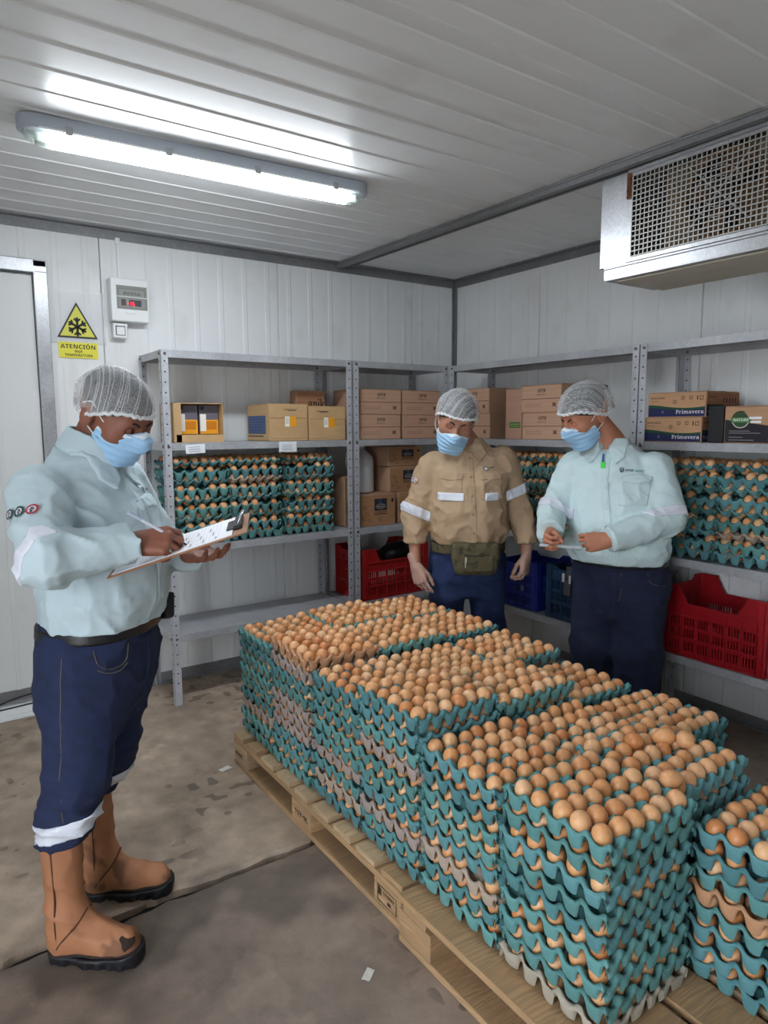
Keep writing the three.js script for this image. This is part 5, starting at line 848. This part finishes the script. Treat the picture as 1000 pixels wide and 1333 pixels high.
// ---------------------------------------------------------------- the man in khaki
{
  const S = {
    label: 'man in khaki work shirt with reflective bands and olive waist pack, looking down', pos: [-.915, 0, 1.185], yaw: R(-36), seed: 17,
    torso: [[.82, .0, .03, .165, .135], [.86, .0, .04, .178, .155], [.92, 0, .045, .188, .168], [1.02, 0, .045, .183, .16], [1.12, 0, .035, .182, .148], [1.2, 0, .02, .188, .134], [1.24, 0, .0, .174, .115], [1.29, 0, -.005, .14, .098], [1.33, -.005, -.005, .1, .082], [1.36, -.01, -.005, .07, .066]],
    pelvis: [[.58, 0, .0, .14, .115], [.68, 0, .01, .165, .135], [.78, 0, .02, .165, .135], [.9, 0, .03, .165, .135]],
    neck: [-.01, 1.355, .0], vee: .06, maskDown: -.014, head: { pos: [-.07, 1.455, .085], rot: [R(26), R(-2), R(-12)], scale: 1.06 }, netScale: 1.03,
    armR: { sh: [-.172, 1.225, .005], el: [-.272, .985, .03], wr: [-.265, .745, .125] }, armL: { sh: [.17, 1.25, 0], el: [.27, 1.0, .0], wr: [.285, .79, .09] },
    handR: { dir: [.28, -.85, .3], back: [-.55, -.1, .8], shape: [[[12, 14, 8], [22, 30, 16], [34, 40, 20], [40, 45, 22]], [[-.35, .9, -.4], [0, .95, -.35], [.1, .95, -.3]], .8] },
    handL: { dir: [-.15, -.92, .3], back: [.8, .1, .55], shape: [[[30, 40, 20], [34, 46, 22], [38, 50, 24], [40, 50, 24]], [[-.3, .85, -.45], [.1, .9, -.4], [.15, .9, -.35]], .6] },
    sl: [.074, .06, .046], cuffEnd: .0, hem: .85, cell: .0075, wrinkle: .010, gloves: true,
    shirtM: khaki, buttonM: std(0x8f7558), skin: skinM(0xac7860), hair: std(0x2a2a2e, { roughness: .8 }), pockets: [{ x: -.098, y: 1.135, band: true, bw: .06 }, { x: .098, y: 1.135, band: true, bw: .034, bx: .0 }],
    bands: [{ arm: 'R', t: .92, w: .024 }, { arm: 'L', t: .6, w: .024 }],
    placketX: (y) => .012 * sstep(1.2, .85, y),
    prints: [
      { name: 'chest_logo', w: .09, h: .026, c: [.1, 1.225, .12], n: [.15, .25, 1], roll: .25, mat: decal(canvasTex(512, 148, (c, w, h) => { c.clearRect(0, 0, w, h); c.fillStyle = '#39424a'; c.beginPath(); c.arc(74, 74, 68, 0, 7); c.fill(); c.fillStyle = '#d4d6d6'; c.beginPath(); c.arc(74, 74, 44, 0, 7); c.fill(); c.fillStyle = '#39424a'; c.fillRect(50, 62, 48, 22); c.fillStyle = '#2a2622'; c.font = 'italic bold 72px sans-serif'; c.fillText('HAM', 180, 100); })), label: 'round emblem with dark lettering' },
      ...[0, 1].map(i => ({ name: 'sleeve_badge', w: .03, h: .03, c: [-.255, 1.16, .06 - i * .034], n: [-.85, .1, .5], mat: decal(badge(i ? '#7fb0b4' : '#d39a98', '#8a5a5a')), label: 'round sleeve badge' })),
    ],
    legR: { hip: [-.095, .74, .01], knee: [-.11, .42, .03], ank: [-.12, .1, .0] }, legL: { hip: [.095, .74, .01], knee: [.11, .42, .03], ank: [.12, .1, .0] },
    leg: [.098, .08, .075], kneeY: .3, belt: .89, beltY: .86, cuffMin: .05, cuffY: () => .05, denimM: denim(0x2c3f70), fly: true,
    footR: [[-.125, -.08], [-.15, .18]], footL: [[.125, -.08], [.15, .18]], bootM: std(0x3a2a20, { roughness: .7 }),
  };
  const F = figure(S);
  const wp = new THREE.Group(); wp.name = 'waist_pack'; F.P.add(wp); wp.userData.label = 'olive camouflage waist pack';
  const camo = std(0xffffff, { roughness: .9, map: dataTex(256, 256, (u, v) => { const a = tfbm(u, v, 6, 401, 3), b = tfbm(u, v, 9, 421, 3); const c = a > .56 ? [.33, .3, .21] : b > .56 ? [.25, .23, .16] : [.35, .32, .23]; return c; }) }); camo.map.repeat.set(5, 5);
  const pc = [.02, .795, .205];
  part('pack_body', surfaceNets((x, y, z) => { const dx = x - pc[0]; return smin(boxF([pc[0], pc[1], pc[2] - .4 * dx * dx], [.115 - .25 * Math.max(0, pc[1] - y), .078, .036], .025)(x, y, z), boxF([pc[0] + .008, pc[1] - .018, pc[2] + .032 - .4 * dx * dx], [.075, .04, .018], .012)(x, y, z), .01) - .002 * crease(x * 20, y * 20, z * 20); }, [-.13, .68, .1], [.2, .9, .3], .005), camo, wp);
  const sp = loft(S.pelvis); part('waist_strap', surfaceNets((x, y, z) => Math.max(Math.abs(sp(x, y, z) - .012) - .004, Math.abs(y - .84 + .25 * Math.max(0, z) * Math.abs(x) * 3) - .024), [-.25, .7, -.22], [.25, .87, .25], .006), camo, wp);
  for (const [y, z, w] of [[.845, .238, .16], [.818, .262, .12]]) part('zip', tube([[pc[0] - w / 2, y + .004, z - .012], [pc[0], y, z], [pc[0] + w / 2, y + .004, z - .012]], .003, 16, 6), std(0x1f1d17), wp);
  for (const [x, y, z] of [[-.06, .83, .234], [-.03, .8, .26]]) part('zip_puller', [bx(.009, .024, .004, x, y, z, .001), bx(.005, .03, .003, x - .002, y - .024, z + .002, .001)], std(0xcfd0d0, { metalness: .6, roughness: .3 }), wp);
  const pl = part('phone_in_pocket', bx(.028, .02, .01, .128, 1.2, .118, .003), M.black, F.sh, 'black object in the chest pocket');
}
// ---------------------------------------------------------------- the man on the right
{
  const S = {
    label: 'stout man in pale mint shirt holding a small strip with both hands', pos: [-.60, 0, 1.87], yaw: R(-68), seed: 29,
    torso: [[.80, 0, .02, .19, .15], [.84, .0, .035, .205, .172], [.88, 0, .045, .216, .182], [.98, -.005, .045, .21, .175], [1.08, -.015, .035, .202, .16], [1.18, -.03, .02, .2, .145], [1.24, -.045, .0, .18, .122], [1.29, -.055, -.005, .148, .1], [1.33, -.062, -.005, .105, .084], [1.36, -.065, -.005, .074, .068]],
    pelvis: [[.56, 0, .0, .155, .13], [.66, 0, .01, .19, .15], [.74, 0, .02, .192, .155], [.88, 0, .03, .192, .155]],
    neck: [-.065, 1.358, .0], neckR: .06, vee: .075, head: { pos: [-.15, 1.468, .085], rot: [R(26), R(-38), R(-2)], scale: 1.04 }, netScale: 1.06,
    armR: { sh: [-.215, 1.225, .02], el: [-.275, 1.03, .14], wr: [-.208, .974, .345] }, armL: { sh: [.128, 1.235, 0], el: [.215, 1.035, .09], wr: [.03, .958, .31] },
    handR: { dir: [.12, -.25, .75], back: [-.75, -.1, .55], shape: [[[50, 55, 25], [56, 60, 28], [60, 62, 30], [62, 62, 30]], [[-.2, .85, -.6], [.15, .85, -.6], [.3, .8, -.6]], .5] },
    handL: { dir: [-.85, -.12, .42], back: [.25, .1, .95], shape: [[[45, 40, 20], [52, 50, 25], [58, 55, 28], [62, 60, 30]], [[-.2, .85, -.6], [.15, .85, -.6], [.2, .85, -.5]], .5] },
    sl: [.08, .064, .05], cuffEnd: .0, hem: .83, cell: .0075, wrinkle: .0085,
    shirtM: mint2, skin: skinM(0xb87a5e), pockets: [{ x: .085, y: 1.15 }], bands: [{ arm: 'R', t: .9, w: .022 }, { arm: 'L', t: .95, w: .022 }],
    placketX: (y) => -.05 * sstep(.95, 1.3, y),
    prints: [{ name: 'chest_logo', w: .1, h: .026, c: [.06, 1.235, .12], n: [.15, .25, 1], mat: decal(logoTex()), label: 'dark and green embroidered lettering' }],
    legR: { hip: [-.092, .72, .01], knee: [-.093, .42, .03], ank: [-.1, .1, .0] }, legL: { hip: [.092, .72, .01], knee: [.093, .42, .03], ank: [.1, .1, .0] },
    leg: [.118, .106, .094], kneeY: .28, belt: .87, beltY: .835, cuffMin: .04, cuffY: () => .04, denimM: denim(0x1d2748), beltM: std(0x141418, { roughness: .4 }), fly: true,
    stitches: [{ z: 0, dir: [.35, 0, 1], pts: [[.1, .8], [.115, .76], [.15, .745], [.185, .74]] }, { z: 0, dir: [0, 0, 1], pts: [[.05, .8], [.05, .72], [.035, .67], [.0, .645]] }],
    footR: [[-.105, -.08], [-.13, .18]], footL: [[.105, -.08], [.13, .18]], bootM: std(0x2c221c, { roughness: .7 }),
  };
  const F = figure(S);
  const W = (x, y, z) => V(x, y, z).applyAxisAngle(V(0, 1, 0), S.yaw).add(V(...S.pos));
  const ky = new THREE.Group(); ky.name = 'key_strap'; F.P.add(ky); ky.userData.label = 'black strap with keys on the belt';
  part('strap', [bx(.03, .05, .006, -.2, .76, .1, .002), bx(.034, .08, .012, -.205, .69, .11, .004)], M.black, ky); for (const k of [bx(.012, .04, .003, -.222, .735, .12, .001), bx(.01, .038, .003, -.19, .73, .125, .001)]) part('key', k, std(0xb9bcc2, { metalness: .9, roughness: .3 }), ky);
  const lc = new THREE.Group(); lc.name = 'collar_clip'; F.P.add(lc); lc.userData.label = 'bright green clip on a blue cord';
  part('clip_body', bx(.02, .028, .01, -.058, 1.255, .128, .003), std(0x3fe04a, { roughness: .4 }), lc); part('cord', tube([[-.066, 1.3, .1], [-.062, 1.275, .122], [-.058, 1.26, .13]], .004, 10, 6), std(0x2a62b0), lc);
  const st = thing('card_strip', 'thin pale grey strip held between the right man\'s hands', 'card'); const a = W(-.205, .936, .44), b = W(-.07, .932, .40), d = b.clone().sub(a);
  const g = bx(d.length() + .03, .012, .003, 0, 0, 0, .001); const m = part('strip', g, std(0xaab4b8, { roughness: .3 }), st); m.position.copy(a).add(b).multiplyScalar(.5); m.quaternion.setFromUnitVectors(V(1, 0, 0), d.clone().normalize());
}
scene.traverse(o => { if (o.isMesh) { o.castShadow = true; o.receiveShadow = true; } });
renderer.render(scene, camera);
